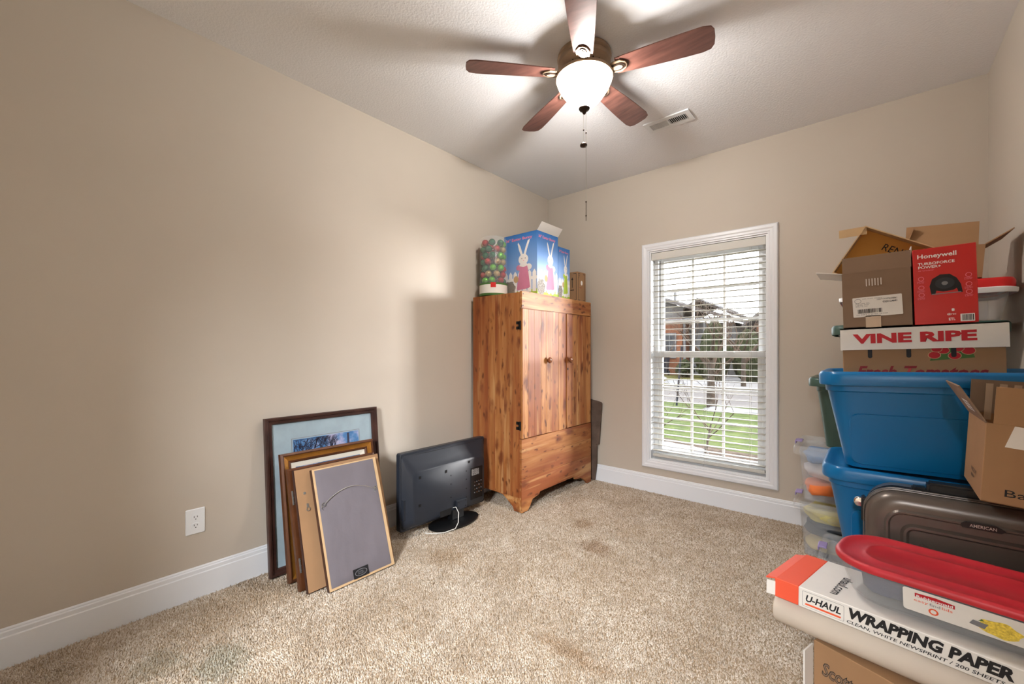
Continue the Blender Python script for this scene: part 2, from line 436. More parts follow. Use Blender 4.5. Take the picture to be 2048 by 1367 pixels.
for bx in ((fx0, fx0+.035, fz0, fz1), (fx1-.035, fx1, fz0, fz1), (fx0+.035, fx1-.035, fz1-.03, fz1), (fx0+.035, fx1-.035, fz0, fz0+.03)):
    MB().box(bx[0], bx[1], RY+.070, RY+.150, bx[2], bx[3]).build('window_frame', 'vinyl_white', win, bevel=.003)
def sash(y0, z0, z1, rail_b, rail_t, ncol=3, nrow=3):
    x0, x1 = fx0+.035, fx1-.035; st = .032
    s_ = MB().box(x0, x0+st, y0, y0+.03, z0, z1).box(x1-st, x1, y0, y0+.03, z0, z1).box(x0+st, x1-st, y0, y0+.03, z0, z0+rail_b).box(x0+st, x1-st, y0, y0+.03, z1-rail_t, z1)
    s_ = s_.build('sash', 'vinyl_white', win, bevel=.002)
    gx0, gx1, gz0, gz1 = x0+st, x1-st, z0+rail_b, z1-rail_t
    for i in range(1, ncol):
        xx = gx0+(gx1-gx0)*i/ncol
        MB().box(xx-.009, xx+.009, y0+.008, y0+.022, gz0, gz1).build('muntin', 'vinyl_white', s_)
    for i in range(1, nrow):
        zz = gz0+(gz1-gz0)*i/nrow
        MB().box(gx0, gx1, y0+.007, y0+.021, zz-.009, zz+.009).build('muntin', 'vinyl_white', s_)
    for i in range(ncol):
        for k in range(nrow):
            a0, a1 = gx0+(gx1-gx0)*i/ncol, gx0+(gx1-gx0)*(i+1)/ncol
            b0, b1 = gz0+(gz1-gz0)*k/nrow, gz0+(gz1-gz0)*(k+1)/nrow
            MB().box(a0, a1, y0+.013, y0+.016, b0, b1).build('pane', 'window_glass', s_)
sash(RY+.115, 1.145, fz1-.03, .045, .035)
low = sash(RY+.080, fz0+.03, 1.190, .05, .045)
for xx in (1.30, 1.68):
    MB().box(xx-.022, xx+.022, RY+.068, RY+.080, 1.176, 1.190).build('sash_lock', 'vinyl_white', win, bevel=.002)

# electrical outlet
ou = thing('electrical_outlet', 'white duplex power outlet plate on the beige wall beside the leaning frames', 'outlet', (0, .548, .365), world=True)
MB().loft([[(.0, .548+a, .365+b) for a, b in rrect(.078, .122, .004)], [(.003, .548+a, .365+b) for a, b in rrect(.078, .122, .004)], [(.006, .548+a, .365+b) for a, b in rrect(.072, .116, .004)]]).build('cover_plate', 'white_plastic', ou)
for dz in (.020, -.020):
    c = .365+dz
    rc = MB().loft([[(.005, .548+a, c+b) for a, b in rrect(.034, .029, .012)], [(.0085, .548+a, c+b) for a, b in rrect(.033, .028, .012)]]).build('receptacle', 'white_plastic', ou)
    for dy, hh in ((-.0065, .008), (.0065, .0065)):
        MB().box(.0080, .0092, .548+dy-.0011, .548+dy+.0011, c+.003-hh/2, c+.004+hh/2).build('slot', 'print_black', rc)
    MB().prism(circ(.0024, 10), (.0082, .548, c-.008), Y, Z, .001).build('slot', 'print_black', rc)
MB().prism(circ(.0025, 12), (.006, .548, .365), Y, Z, .001).build('screw', 'white_plastic', ou)

# ceiling register
vt = thing('ceiling_vent', 'white slotted air register in the ceiling by the window wall', 'vent', (1.468, 2.827, RZ), world=True)
vx0, vx1, vy0, vy1 = 1.318, 1.618, 2.757, 2.897
m = MB()
for a in ((vx0, vx1, vy0, vy0+.035), (vx0, vx1, vy1-.035, vy1), (vx0, vx0+.03, vy0+.035, vy1-.035), (vx1-.03, vx1, vy0+.035, vy1-.035), (1.462, 1.474, vy0+.035, vy1-.035)):
    m.box(a[0], a[1], a[2], a[3], RZ-.008, RZ)
m.build('frame', 'vinyl_white', vt)
MB().box(vx0+.03, vx1-.03, vy0+.035, vy1-.035, RZ-.0015, RZ-.0005).build('duct', 'print_black', vt)
for k in range(10):
    for (a, b, tl) in ((vx0+.03, 1.462, -1), (1.474, vx1-.03, 1)):
        xx = a+(b-a)*(k+.5)/10
        q = MB().box(-.0011, .0011, vy0+.035, vy1-.035, -.006, .006)
        q.xf(Matrix.Translation((xx, 0, RZ-.0065)) @ Matrix.Rotation(R(-38*tl), 4, 'Y')).build('louvre', 'vinyl_white', vt)

# ------------------------------------------------------------------ venetian blind
bl = thing('venetian_blind', 'white horizontal slat blind hanging open inside the window', 'blind', ((WX0+WX1)/2, RY+.03, WZ0), world=True)
bx0, bx1 = WX0+.020, WX1-.020
m = MB().box(WX0+.014, WX1-.014, RY+.004, RY+.012, WZ1-.075, WZ1-.014).build('valance', 'slat_white', bl, bevel=.002)
MB().box(bx0, bx1, RY+.014, RY+.058, WZ1-.06, WZ1-.014).build('headrail', 'slat_white', bl)
zt, zb, ns = 1.940, .352, 35
sl0 = None
for k in range(ns):
    zz = zt-(zt-zb)*k/(ns-1)
    if sl0 is None:
        q = MB(); prof = [(-.025, -.0006), (-.012, .0016), (0, .0024), (.012, .0016), (.025, -.0006), (.025, -.0032), (.012, -.0010), (0, -.0002), (-.012, -.0010), (-.025, -.0032)]
        q.loft([[(x_, a, b) for a, b in prof] for x_ in (bx0, bx1)])
        sl0 = q.build('slat', 'slat_dimmed', bl, smooth=True); o = sl0
    else:
        o = sl0.copy(); COL.objects.link(o)
    base = Vector(bl.location)
    o.location = Vector((0, RY+.036, zz))-base
    o.rotation_euler = (R(random.uniform(-1.2, 1.2)), 0, 0)
MB().box(bx0, bx1, RY+.011, RY+.061, .298, .320).build('bottom_rail', 'slat_white', bl, bevel=.004)
for xx in (1.16, 1.50, 1.82):
    for yy in (RY+.009, RY+.063):
        MB().tube([(xx, yy, 1.98), (xx, yy, .31)], .0010, 5).build('ladder_cord', 'slat_white', bl)
MB().tube([(1.150, RY+.002, 1.955), (1.151, RY+.001, 1.30)], .0042, 8).build('tilt_wand', 'print_black', bl)
MB().tube([(1.50, RY+.004, .33), (1.50, RY+.002, .26)], .0015, 5).build('cord_end', 'slat_white', bl)

# ------------------------------------------------------------------ ceiling fan
FX, FY = 1.361, 1.911
fan = thing('ceiling_fan', 'bronze five-blade ceiling fan with lit frosted glass bowl', 'ceiling fan', (FX, FY, RZ))
MB().lathe([(.112, 0), (.137, -.004), (.140, -.022), (.130, -.030), (.136, -.036), (.136, -.058), (.122, -.068), (.118, -.076), (.088, -.092), (.082, -.100), (.0, -.100)], 48, cap1=False).build('motor_housing', 'bronze', fan, smooth=True, sharp=50)
for k in range(20):
    a = 2*math.pi*k/20
    q = MB().box(-.011, .011, -.0025, .0025, -.001, .001)
    q.xf(Matrix.Rotation(a, 4, 'Z') @ Matrix.Translation((.104, 0, -.0858)) @ Matrix.Rotation(R(-28), 4, 'Y')).build('vent_slot', 'bronze_dark', fan)
MB().lathe([(.070, -.098), (.125, -.103), (.146, -.112), (.150, -.122), (.146, -.128), (.10, -.128)], 48, cap0=False, cap1=False).build('light_fitter', 'bronze', fan, smooth=True)
bowl = []
for k in range(15):
    t_ = k/14; zz = -.122-.160*(1-math.cos(t_*math.pi/2))**.80; rr = .147*math.cos(t_*math.pi/2*.965)**.62
    bowl.append((rr, zz))
q = MB(); n_ = 72
q.loft([[((rr+(.0016*math.cos(24*2*math.pi*i/n_) if 0 < k < 13 else 0))*math.cos(2*math.pi*i/n_), (rr+(.0016*math.cos(24*2*math.pi*i/n_) if 0 < k < 13 else 0))*math.sin(2*math.pi*i/n_), zz) for i in range(n_)] for k, (rr, zz) in enumerate(bowl)], False, True)
q.build('glass_bowl', 'bowl_glass', fan, smooth=True)
zb_ = bowl[-1][1]
MB().lathe([(.028, zb_+.008), (.030, zb_+.002), (.024, zb_-.006), (.012, zb_-.012), (.009, zb_-.022), (.004, zb_-.028), (.0, zb_-.028)], 20, cap1=False).build('finial', 'bronze_dark', fan, smooth=True)
for i, a in enumerate((227, 14.5, 86.6, 156, 299)):
    rm = Matrix.Rotation(R(a), 4, 'Z')
    pitch = Matrix.Translation((0, 0, -.104)) @ Matrix.Rotation(R(-11), 4, 'X')
    pts = []
    for k in range(7):
        t_ = k/6; xx = .165+.40*t_; pts.append((xx, .048+.022*math.sin(t_*1.45)))
    top = pts + [(.60, .062), (.614, .040), (.617, 0)]
    out = top + [(x_, -y_) for x_, y_ in reversed(top[:-1])]
    b = MB().prism(out, (0, 0, -.003), X, Y, .006); b.xf(rm @ pitch)
    bo = b.build('blade', 'blade_wood', fan, bevel=.0015, seg=1)
    # blade iron: flat shield with a raised rib
    sh = [(.075, .014), (.12, .018), (.155, .034), (.190, .036), (.215, .020), (.222, 0)]
    sh = sh + [(x_, -y_) for x_, y_ in reversed(sh[:-1])]
    b = MB().prism(sh, (0, 0, -.010), X, Y, .007); b.xf(rm @ pitch)
    io = b.build('blade_arm', 'bronze', fan, bevel=.002, seg=1)
    s2 = [(.100, .004), (.160, .020), (.186, .022), (.205, .012), (.210, 0)]; s2 = s2+[(x_, -y_) for x_, y_ in reversed(s2[:-1])]
    s3 = [(.125, .003), (.165, .012), (.185, .013), (.196, .006), (.199, 0)]; s3 = s3+[(x_, -y_) for x_, y_ in reversed(s3[:-1])]
    b = MB().prism(s2, (0, 0, -.0135), X, Y, .0035); b.xf(rm @ pitch); b.build('scroll_plate', 'bronze_dark', io)
    b = MB().prism(s3, (0, 0, -.0155), X, Y, .0035); b.xf(rm @ pitch); b.build('scroll_boss', 'bronze', io)
zf = zb_-.026
def chain(x0, z1, nm):
    MB().tube([(x0, 0, zf), (x0, 0, z1)], .0013, 6).build('pull_chain', 'wire_steel', fan)
chain(-.004, -.466, 'a'); chain(.011, -.78, 'b')
MB().tube([(.011, 0, -.77), (.011, 0, -.868)], .0016, 6).build('chain_end', 'bronze_dark', fan)
MB().lathe([(.0, .0), (.004, -.002), (.017, -.012), (.019, -.018), (.017, -.024), (.004, -.028), (0, -.029)], 18, (-.004, 0, -.452), False, False).build('pull_fob', 'bronze_dark', fan, smooth=True)
for x0, zz in ((-.004, -.39), (.011, -.41), (.011, -.77), (.011, -.842)):
    MB().lathe([(0, .006), (.0032, .003), (.0036, 0), (.0032, -.003), (0, -.006)], 10, (x0, 0, zz), False, False).build('chain_bead', 'bronze_dark', fan, smooth=True)
for k in range(3):
    a = 2*math.pi*k/3+.5
    ld = bpy.data.lights.new('bulb', 'POINT'); ld.energy = LAMP_W; ld.color = (.97, .97, 1.0); ld.shadow_soft_size = .032
    lo = bpy.data.objects.new('bulb', ld); COL.objects.link(lo); lo.parent = fan
    lo.location = (.062*math.cos(a), .062*math.sin(a), -.178)

# ------------------------------------------------------------------ cedar wardrobe
wd = thing('cedar_wardrobe', 'knotty red cedar wardrobe with two doors in the room corner', 'wardrobe', (.29, 2.89, 0), world=True)
SX0, SX1, SY0, SY1, ST = .035, .530, 2.392, 3.392, 1.632
def planks_x(y0, y1, x0, x1, z0, z1, n, seed):
    rr = random.Random(seed); ws = [rr.uniform(.7, 1.3) for _ in range(n)]; tot = sum(ws); a = x0; out = []
    for w_ in ws:
        b = a+(x1-x0)*w_/tot; out.append((a, b)); a = b
    return out
for (a, b) in planks_x(0, 0, SX0, SX1, 0, 0, 6, 3):
    MB().box(a, b-.0006, SY0, SY0+.018, .105, ST).build('side_plank', 'cedar_upright', wd, bevel=.0012, seg=1)
MB().box(SX0, SX1, SY1-.018, SY1, .105, ST).build('side_panel', 'cedar_upright', wd)
MB().box(SX0, SX1, SY0+.018, SY1-.018, ST-.018, ST).build('top_panel', 'cedar_level', wd)
MB().box(SX0, SX0+.008, SY0+.018, SY1-.018, .105, ST-.018).build('back_panel', 'cedar_upright', wd)
MB().box(SX0+.008, SX1, SY0+.018, SY1-.018, .105, .123).build('bottom_panel', 'cedar_level', wd)
# bracket feet seen from the side
sidefoot = [(.30, .105), (.36, .100), (.42, .060), (.46, .030), (.475, 0), (.530, 0), (.530, .105)]
for yy in (SY0+.016, SY1):
    MB().prism(sidefoot, (0, yy, 0), X, Z, .016).build('foot', 'cedar_level', wd)
for yy in (SY0+.016, SY1):
    MB().prism([(.035, 0), (.085, 0), (.10, .04), (.16, .105), (.035, .105)], (0, yy, 0), X, Z, .016).build('foot', 'cedar_level', wd)
# front: rails, stile, doors of upright boards, apron
FXX = SX1
tr = MB().box(FXX, FXX+.020, SY0-.004, SY1+.004, 1.512, 1.640).build('top_rail', 'cedar_level', wd, bevel=.004)
for yy in (SY0+.014, SY1-.014):
    for zz in (1.618, 1.532):
        MB().prism(circ(.005, 10), (FXX+.0200, yy, zz), Y, Z, .0008).build('screw', 'black_iron', tr)
for (a, b) in ((2.777, 2.881), (2.882, 2.986)):
    MB().box(FXX, FXX+.014, a, b, .540, 1.512).build('stile_board', 'cedar_upright', wd, bevel=.0015, seg=1)
def door(y0, y1, n, seed, knob_y, key):
    d = MB().box(FXX+.001, FXX+.008, y0, y1, .548, 1.508).build('door', 'cedar_upright', wd)
    for (a, b) in planks_x(0, 0, y0, y1, 0, 0, n, seed):
        MB().box(FXX+.008, FXX+.022, a, b-.0006, .546, 1.509).build('door_plank', 'cedar_upright', d, bevel=.0012, seg=1)
    k = MB()
    k.lathe([(.010, 0), (.010, .010), (.021, .016), (.025, .024), (.022, .031), (.012, .036), (.0, .037)], 20, cap1=False)
    k.xf(Matrix.Translation((FXX+.021, knob_y, 1.122)) @ Matrix.Rotation(R(90), 4, 'Y')).build('knob', 'knob_wood', d, smooth=True)
    if key: MB().prism(circ(.008, 14, ry=.011), (FXX+.0222, knob_y-.014, 1.045), Y, Z, .0012).build('keyhole', 'black_iron', d)
door(2.396, 2.771, 5, 11, 2.712, False)
door(2.992, 3.388, 5, 23, 3.018, True)
for i, (z0, z1) in enumerate(((.395, .540), (.245, .395))):
    o = MB().box(FXX, FXX+.020, SY0-.004, SY1+.004, z0+.0006, z1).build('lower_board', 'cedar_level', wd, bevel=.0015, seg=1)
    for yy in (SY0+.012, SY1-.012): MB().prism(circ(.004, 10), (FXX+.0200, yy, (z0+z1)/2), Y, Z, .0008).build('screw', 'black_iron', o)
y0, y1 = SY0-.004, SY1+.004
ap = [(y0, 0), (y0+.075, 0), (y0+.105, .030), (y0+.135, .072), (y0+.215, .085), (y0+.23, .105), (y1-.28, .105), (y1-.265, .078), (y1-.17, .070), (y1-.10, .030), (y1-.07, 0), (y1, 0), (y1, .2445), (y0, .2445)]
MB().prism(ap, (FXX, 0, 0), Y, Z, .020).build('apron', 'cedar_level', wd, bevel=.002, seg=1)
for zz in (1.385, .640):
    h = MB()
    h.box(FXX-.034, FXX-.004, SY0-.003, SY0, zz-.030, zz-.008).box(FXX-.034, FXX-.004, SY0-.003, SY0, zz+.008, zz+.030).box(FXX-.012, FXX+.010, SY0-.003, SY0, zz-.030, zz+.030)
    h.build('hinge', 'black_iron', wd)
    MB().tube([(FXX+.006, SY0-.004, zz-.034), (FXX+.006, SY0-.004, zz+.034)], .005, 8).build('hinge_pin', 'black_iron', wd)

# boards behind the wardrobe
o = MB().box(.44, .628, 3.446, 3.462, 0, .745).build('old_board', 'old_board')
o.data.vertices[0].co
bm_pts = [(.45, .0), (.556, .0), (.575, .14), (.577, .335), (.598, .335), (.628, .715), (.618, .728), (.508, .748), (.45, .748)]
bpy.data.objects.remove(o)
o = MB().prism(bm_pts, (0, 3.468, 0), X, Z, .018).build('old_board', 'old_board', bevel=.002, seg=1)
tag(o, 'weathered grey-brown board standing between the wardrobe and the back wall', 'board')

# ------------------------------------------------------------------ things on top of the wardrobe
TOP = 1.640
oc = thing('ornament_container', 'clear plastic canister full of red, green and gold baubles', 'container', (.150, 2.512, TOP))
MB().lathe([(.113, .098), (.113, .450), (.106, .466), (.100, .470)], 40, cap0=False, cap1=False).build('clear_wall', 'clear_case', oc, smooth=True)
MB().lathe([(.114, 0), (.114, .012), (.108, .012), (.108, .002), (0, .002)], 40, cap1=False).build('base_cup', 'print_green', oc, smooth=True)
MB().lathe([(.1145, .010), (.1145, .086)], 40, cap0=False, cap1=False).build('paper_band', 'card_white', oc, smooth=True)
MB().lathe([(.1150, .086), (.1150, .100)], 40, cap0=False, cap1=False).build('band_stripe', 'print_green', oc, smooth=True)
MB().lathe([(.1150, .006), (.1150, .018)], 40, cap0=False, cap1=False).build('band_stripe', 'print_green', oc, smooth=True)
MB().lathe([(.104, .469), (.104, .474), (0, .476)], 40, cap0=False, cap1=False).build('lid', 'clear_case', oc, smooth=True)
q = MB()
q.loft([[(.1158*math.cos(a), .1158*math.sin(a), z_) for a in (R(-58), R(-51), R(-44), R(-37))] for z_ in (.062, .100)], False, False, False)
q.build('red_badge', 'card_red', oc)
for nm, rgb in (('bauble_red', (170, 30, 34)), ('bauble_green', (20, 100, 66)), ('bauble_lime', (96, 180, 50)), ('bauble_gold', (176, 150, 104))):
    plain(nm, rgb, .22, .55)
bpos = []
rr = random.Random(5)
layer = 0
for k in range(7):
    zz = .125+k*.0505; n_ = 7
    for i in range(n_):
        a = 2*math.pi*(i+.5*(k % 2))/n_+rr.uniform(-.06, .06)
        bpos.append((.079*math.cos(a), .079*math.sin(a), zz))
pat = ['green', 'red', 'gold', 'green', 'red', 'lime', 'green', 'gold', 'red', 'green', 'lime']
rr.shuffle(bpos)
protos = {}
bl_lab = {'red': 'shiny red bauble inside the clear canister', 'green': 'dark green bauble inside the clear canister', 'lime': 'bright lime green bauble inside the clear canister', 'gold': 'pale gold bauble inside the clear canister'}
for i, p in enumerate(sorted(bpos, key=lambda t: (t[2], math.atan2(t[1], t[0])))):
    k = pat[(i*5+i//7) % len(pat)]
    if k not in protos:
        b = thing('bauble', bl_lab[k], 'bauble', group='baubles in the canister')
        MB().lathe([(.0275*math.sin(math.pi*j_/10), -.0275*math.cos(math.pi*j_/10)) for j_ in range(11)], 16, cap0=False, cap1=False).build('ball', 'bauble_'+k, b, smooth=True)
        MB().lathe([(.006, .0265), (.006, .0315), (0, .032)], 10, cap0=False, cap1=False).build('cap', 'gilt', b, smooth=True)
        protos[k] = b
    else: b = copy_tree(protos[k])
    b.location = (.150+p[0], 2.512+p[1], TOP+p[2])
    b.rotation_euler = (rr.uniform(0, 6), rr.uniform(0, 6), 0)

def fence(o, u, v, w, h, parent):
    n_ = 7; q = MB(); o, u, v = Vector(o), Vector(u), Vector(v); nn = u.cross(v)
    for i in range(n_):
        a = w*(i+.08)/n_; b = w*(i+.84)/n_; c = (a+b)/2
        q.add([o+u*x_+v*y_+nn*.0007 for x_, y_ in ((a, .06*h), (b, .06*h), (b, .36*h), (c, .41*h), (a, .36*h))], [(0, 1, 2, 3, 4)])
    q.add([o+u*x_+v*y_+nn*.0006 for x_, y_ in ((0, .25*h), (w, .25*h), (w, .30*h), (0, .30*h))], [(0, 1, 2, 3)])
    return q.build('printed_fence', 'print_white', parent)
def bunny(o, u, v, w, h, cx, parent, outfit, sc=1.0):
    def P(nm, pts, mat, lift): print_poly(nm, [(cx*w+x_*w*sc, y_*h) for x_, y_ in pts], o, u, v, mat, parent, lift)
    def E(nm, x_, y_, rx, ry, mat, lift, n_=18): P(nm, [(x_+rx*math.cos(2*math.pi*k/n_), y_+ry*math.sin(2*math.pi*k/n_)) for k in range(n_)], mat, lift)
    P('printed_ear', [(-.06, .63), (-.13, .74), (-.17, .84), (-.155, .865), (-.09, .80), (-.015, .66)], 'print_fur', .0010)
    P('printed_ear', [(.06, .63), (.11, .74), (.18, .85), (.19, .89), (.13, .87), (.07, .78), (.005, .66)], 'print_fur', .0010)
    E('printed_head', 0, .585, .145, .085, 'print_fur', .0012)
    for dx in (-.045, .055): E('printed_eye', dx, .60, .009, .010, 'print_black', .0014, 8)
    E('printed_nose', .005, .565, .012, .006, 'print_pink', .0014, 8)
    E('printed_arm', -.13, .46, .085, .045, outfit, .0011); E('printed_arm', .15, .455, .10, .050, 'print_fur', .0011)
    P('printed_dress', [(-.10, .51), (.10, .51), (.14, .42), (.20, .14), (.16, .12), (-.18, .10), (-.20, .13), (-.12, .40)], outfit, .0012)
    P('printed_collar', [(-.10, .515), (.10, .515), (.13, .48), (0, .46), (-.12, .485)], 'print_fur', .0015)
    E('printed_foot', -.07, .065, .06, .028, 'print_fur', .0013); E('printed_foot', .11, .065, .06, .028, 'print_fur', .0013)
    E('printed_basket', -.22, .28, .075, .055, 'kraft_pale', .0014)
def bunny_box(loc, w, d, h, outfit, label, flap):
    b = thing('easter_bunny_box', label, 'box', loc)
    MB().box(-w/2, w/2, -d/2, d/2, 0, h).build('carton', 'print_sky', b)
    faces = (((-w/2, -d/2, 0), X, w, .60, 1.0), ((w/2, -d/2, 0), Y, d, .62, .95))
    for o, u, ww, cx, sc in faces:
        print_poly('printed_lawn', [(0, 0), (ww, 0), (ww, .10*h), (0, .08*h)], o, u, Z, 'print_lime', b, .0004)
        fence(o, u, Z, ww, h, b)
        print_poly('printed_bush', [(max(.001, ww*(.17+.19*math.cos(a)*(1+.10*math.sin(7*a)))), h*(.135+.125*math.sin(a)*(1+.10*math.cos(6*a)))) for a in [2*math.pi*k/24 for k in range(24)]], o, u, Z, 'print_bush', b, .0009)
        bunny(o, u, Z, ww, h, cx, b, outfit, sc)
        lettering('36" Easter Bunny', ww*.80, h*.060, Vector(o)+u*(ww*.06)+Z*(h*.885), u, Z, 'print_pink', b, .0012, .012)
    if flap:
        q = MB().box(-.001, .001, -d/2, d/2, 0, .075); q.xf(Matrix.Translation((w/2, 0, h)) @ Matrix.Rotation(R(38), 4, 'Y')).build('flap', 'card_white', b)
        q = MB().box(-w/2, w/2, -.001, .001, 0, .075); q.xf(Matrix.Translation((0, -d/2, h)) @ Matrix.Rotation(R(-82), 4, 'X')).build('flap', 'kraft_grey', b)
    return b
bunny_box((.326, 2.7875, TOP), .348, .290, .512, 'print_dress', 'tall blue printed box with pink-dressed rabbit picture, white flap open', True)
bunny_box((.326, 3.027, TOP), .348, .176, .438, 'print_lime', 'shorter blue printed box with green-dressed rabbit beside the taller one', False)
sb = thing('small_shipping_box', 'small brown carton with black arrow on the wardrobe end', 'box', (.40, 3.312, TOP))
MB().box(-.10, .10, -.068, .072, 0, .272).build('carton', 'kraft', sb, bevel=.001, seg=1)
for (o, u, w_) in (((-.10, -.068, 0), X, .20), ((.10, -.068, 0), Y, .14)):
    q = MB(); o_ = Vector(o); nn = u.cross(Z)
    def bar(a0, a1, b0, b1): q.add([o_+u*a+Z*b+nn*.0006 for a, b in ((a0, b0), (a1, b0), (a1, b1), (a0, b1))], [(0, 1, 2, 3)])
    bar(.012, .016, .016, .258); bar(w_-.016, w_-.012, .016, .258); bar(.012, .045, .254, .258); bar(w_-.045, w_-.012, .254, .258); bar(.012, .045, .016, .020); bar(w_-.045, w_-.012, .016, .020)
    if u == X:
        bar(w_-.075, w_-.035, .105, .111); bar(w_-.058, w_-.052, .13, .205)
        q.add([o_+u*a+Z*b+nn*.0006 for a, b in ((w_-.066, .20), (w_-.044, .20), (w_-.055, .225))], [(0, 1, 2)])
    q.build('printed_border', 'print_black', sb)
print_poly('white_mark', circ(.016, 12, .07, .175, .022), (.10, -.068, 0), Y, Z, 'print_white', sb)
lettering('fragile', .05, .012, (.10, -.045, .125), Y, Z, 'print_maroon', sb, bold=.01)
lettering('THIS\nUP', .028, .030, (.10, -.056, .215), Y, Z, 'print_black', sb)

# ------------------------------------------------------------------ pictures leaning on the left wall
def lean(name, label, y0, x0, theta, cat='picture frame'):
    return thing(name, label, cat, (x0, y0, .001), (0, R(-theta), 0), 'pictures leaning on the left wall')
def frame_rails(root, w, h, prof, mat, x0=0, name='frame_rail', inset=0):
    """mitred frame; prof = (inward, outward) points; lies in the local y-z plane facing +x"""
    a, b, c, d = (inset, inset), (w-inset, inset), (w-inset, h-inset), (inset, h-inset)
    dirs = {a: (1, 1), b: (-1, 1), c: (-1, -1), d: (1, -1)}
    for p, q in ((a, b), (b, c), (c, d), (d, a)):
        m = MB(); m.loft([[(x0+o_, e[0]+dirs[e][0]*i_, e[1]+dirs[e][1]*i_) for i_, o_ in prof] for e in (p, q)])
        m.build(name, mat, root)
# 1 large framed print
r_ = lean('framed_print', 'large dark-framed winter tree print with pale blue mat, against the wall', .840, .108, 5.4)
W, H = .668, .832
frame_rails(r_, W, H, [(0, -.012), (0, .014), (.006, .020), (.016, .018), (.020, .012), (.034, .010), (.038, .003), (.038, -.012)], 'dark_wood')
MB().box(-.008, -.002, .02, W-.02, .02, H-.02).build('mat_board', 'mat_board', r_)
P0, P1, Q0, Q1 = .145, W-.130, .16, H-.135
MB().box(-.0025, -.0015, P0-.008, P1+.008, Q0-.008, Q1+.008).build('print_border', 'print_grey', r_)
MB().box(-.0020, -.0010, P0-.005, P1+.005, Q0-.005, Q1+.005).build('print_border', 'mat_board', r_)
pc = MB().box(-.0016, -.0004, P0, P1, Q0, Q1).build('picture', 'winter_print', r_)
rr = random.Random(12)
q = MB()
def twig(p, a, ln, w_, depth):
    e = (p[0]+math.cos(a)*ln, p[1]+math.sin(a)*ln)
    e = (min(max(e[0], P0+.004), P1-.004), min(max(e[1], Q0+.004), Q1-.004))
    nx, ny = -math.sin(a)*w_, math.cos(a)*w_
    q.add([(.0002, p[0]+nx, p[1]+ny), (.0002, p[0]-nx, p[1]-ny), (.0002, e[0]-nx*.8, e[1]-ny*.8), (.0002, e[0]+nx*.8, e[1]+ny*.8)], [(0, 1, 2, 3)])
    if depth:
        for _ in range(rr.choice((2, 3))): twig(e, a+rr.uniform(-.6, .6), ln*rr.uniform(.62, .9), w_*.72, depth-1)
for y_ in (.19, .23, .28, .34, .40): twig((y_, Q0+.31), R(rr.uniform(75, 115)), .070, .0034, 5)
q.build('printed_branches', 'print_trunk', pc)
MB().box(-.001, .0004, P1-.075, P1-.062, Q0+.01, Q1-.006).build('printed_trunk', 'print_trunk', pc)
# 2 gilt frame
r_ = lean('gilt_picture_frame', 'gold and brown moulded picture frame with cream liner', .886, .230, 10.3)
W, H = .540, .652
frame_rails(r_, W, H, [(0, -.012), (0, .016), (.010, .022), (.016, .020), (.016, -.012)], 'gilt_dark')
frame_rails(r_, W, H, [(.016, -.012), (.016, .018), (.026, .013), (.036, .010), (.040, .010), (.040, -.012)], 'gilt', name='gilt_cove')
frame_rails(r_, W, H, [(.040, -.012), (.040, .012), (.048, .010), (.054, .004), (.054, -.012)], 'gilt_dark', name='inner_moulding')
frame_rails(r_, W, H, [(.054, -.010), (.054, .002), (.080, -.004), (.080, -.010)], 'linen', name='liner')
MB().box(-.012, -.007, .05, W-.05, .05, H-.05).build('picture', 'winter_print', r_)
# 3 brown frame turned to the wall
r_ = lean('turned_picture_frame', 'brown frame turned back to front with metal hanger tabs on its edge', .892, .352, 15.3)
W, H = .498, .598
frame_rails(r_, W, H, [(0, -.018), (0, .006), (.010, .008), (.034, .008), (.034, -.018)], 'gilt_dark')
MB().box(-.006, .003, .03, W-.03, .03, H-.03).build('backing', 'kraft_grey', r_)
for zz in (.12, .45):
    q = MB().box(.0085, .0105, .008, .016, zz-.035, zz+.035).build('hanger', 'wire_steel', r_)
    for k in range(3): MB().prism(circ(.0045, 10), (.0105, .012, zz-.024+k*.024), Y, Z, .002).build('hanger_screw', 'wire_steel', q)
# 4 kraft-backed board
r_ = lean('kraft_backed_picture', 'picture with plain brown kraft backing and ring hangers facing out', .908, .404, 16.9)
W, H = .488, .600
MB().box(-.016, .004, 0, W, 0, H).build('frame', 'dark_wood', r_, bevel=.001)
MB().box(.004, .006, .004, W-.002, .003, H-.003).build('backing_paper', 'kraft', r_)
for y_, z_ in ((.050, .405), (W-.05, .405)):
    a = [(.0095, y_+.009*math.cos(t), z_-.012+.009*math.sin(t)) for t in [2*math.pi*k/14 for k in range(15)]]
    MB().tube(a, .0017, 6).build('ring_hanger', 'wire_steel', r_)
    MB().box(.006, .0085, y_-.006, y_+.006, z_-.006, z_+.016).build('hanger_plate', 'wire_steel', r_, bevel=.002)
MB().prism(circ(.007, 12), (.006, .042, .475), Y, Z, .0015).build('tack', 'wire_steel', r_)
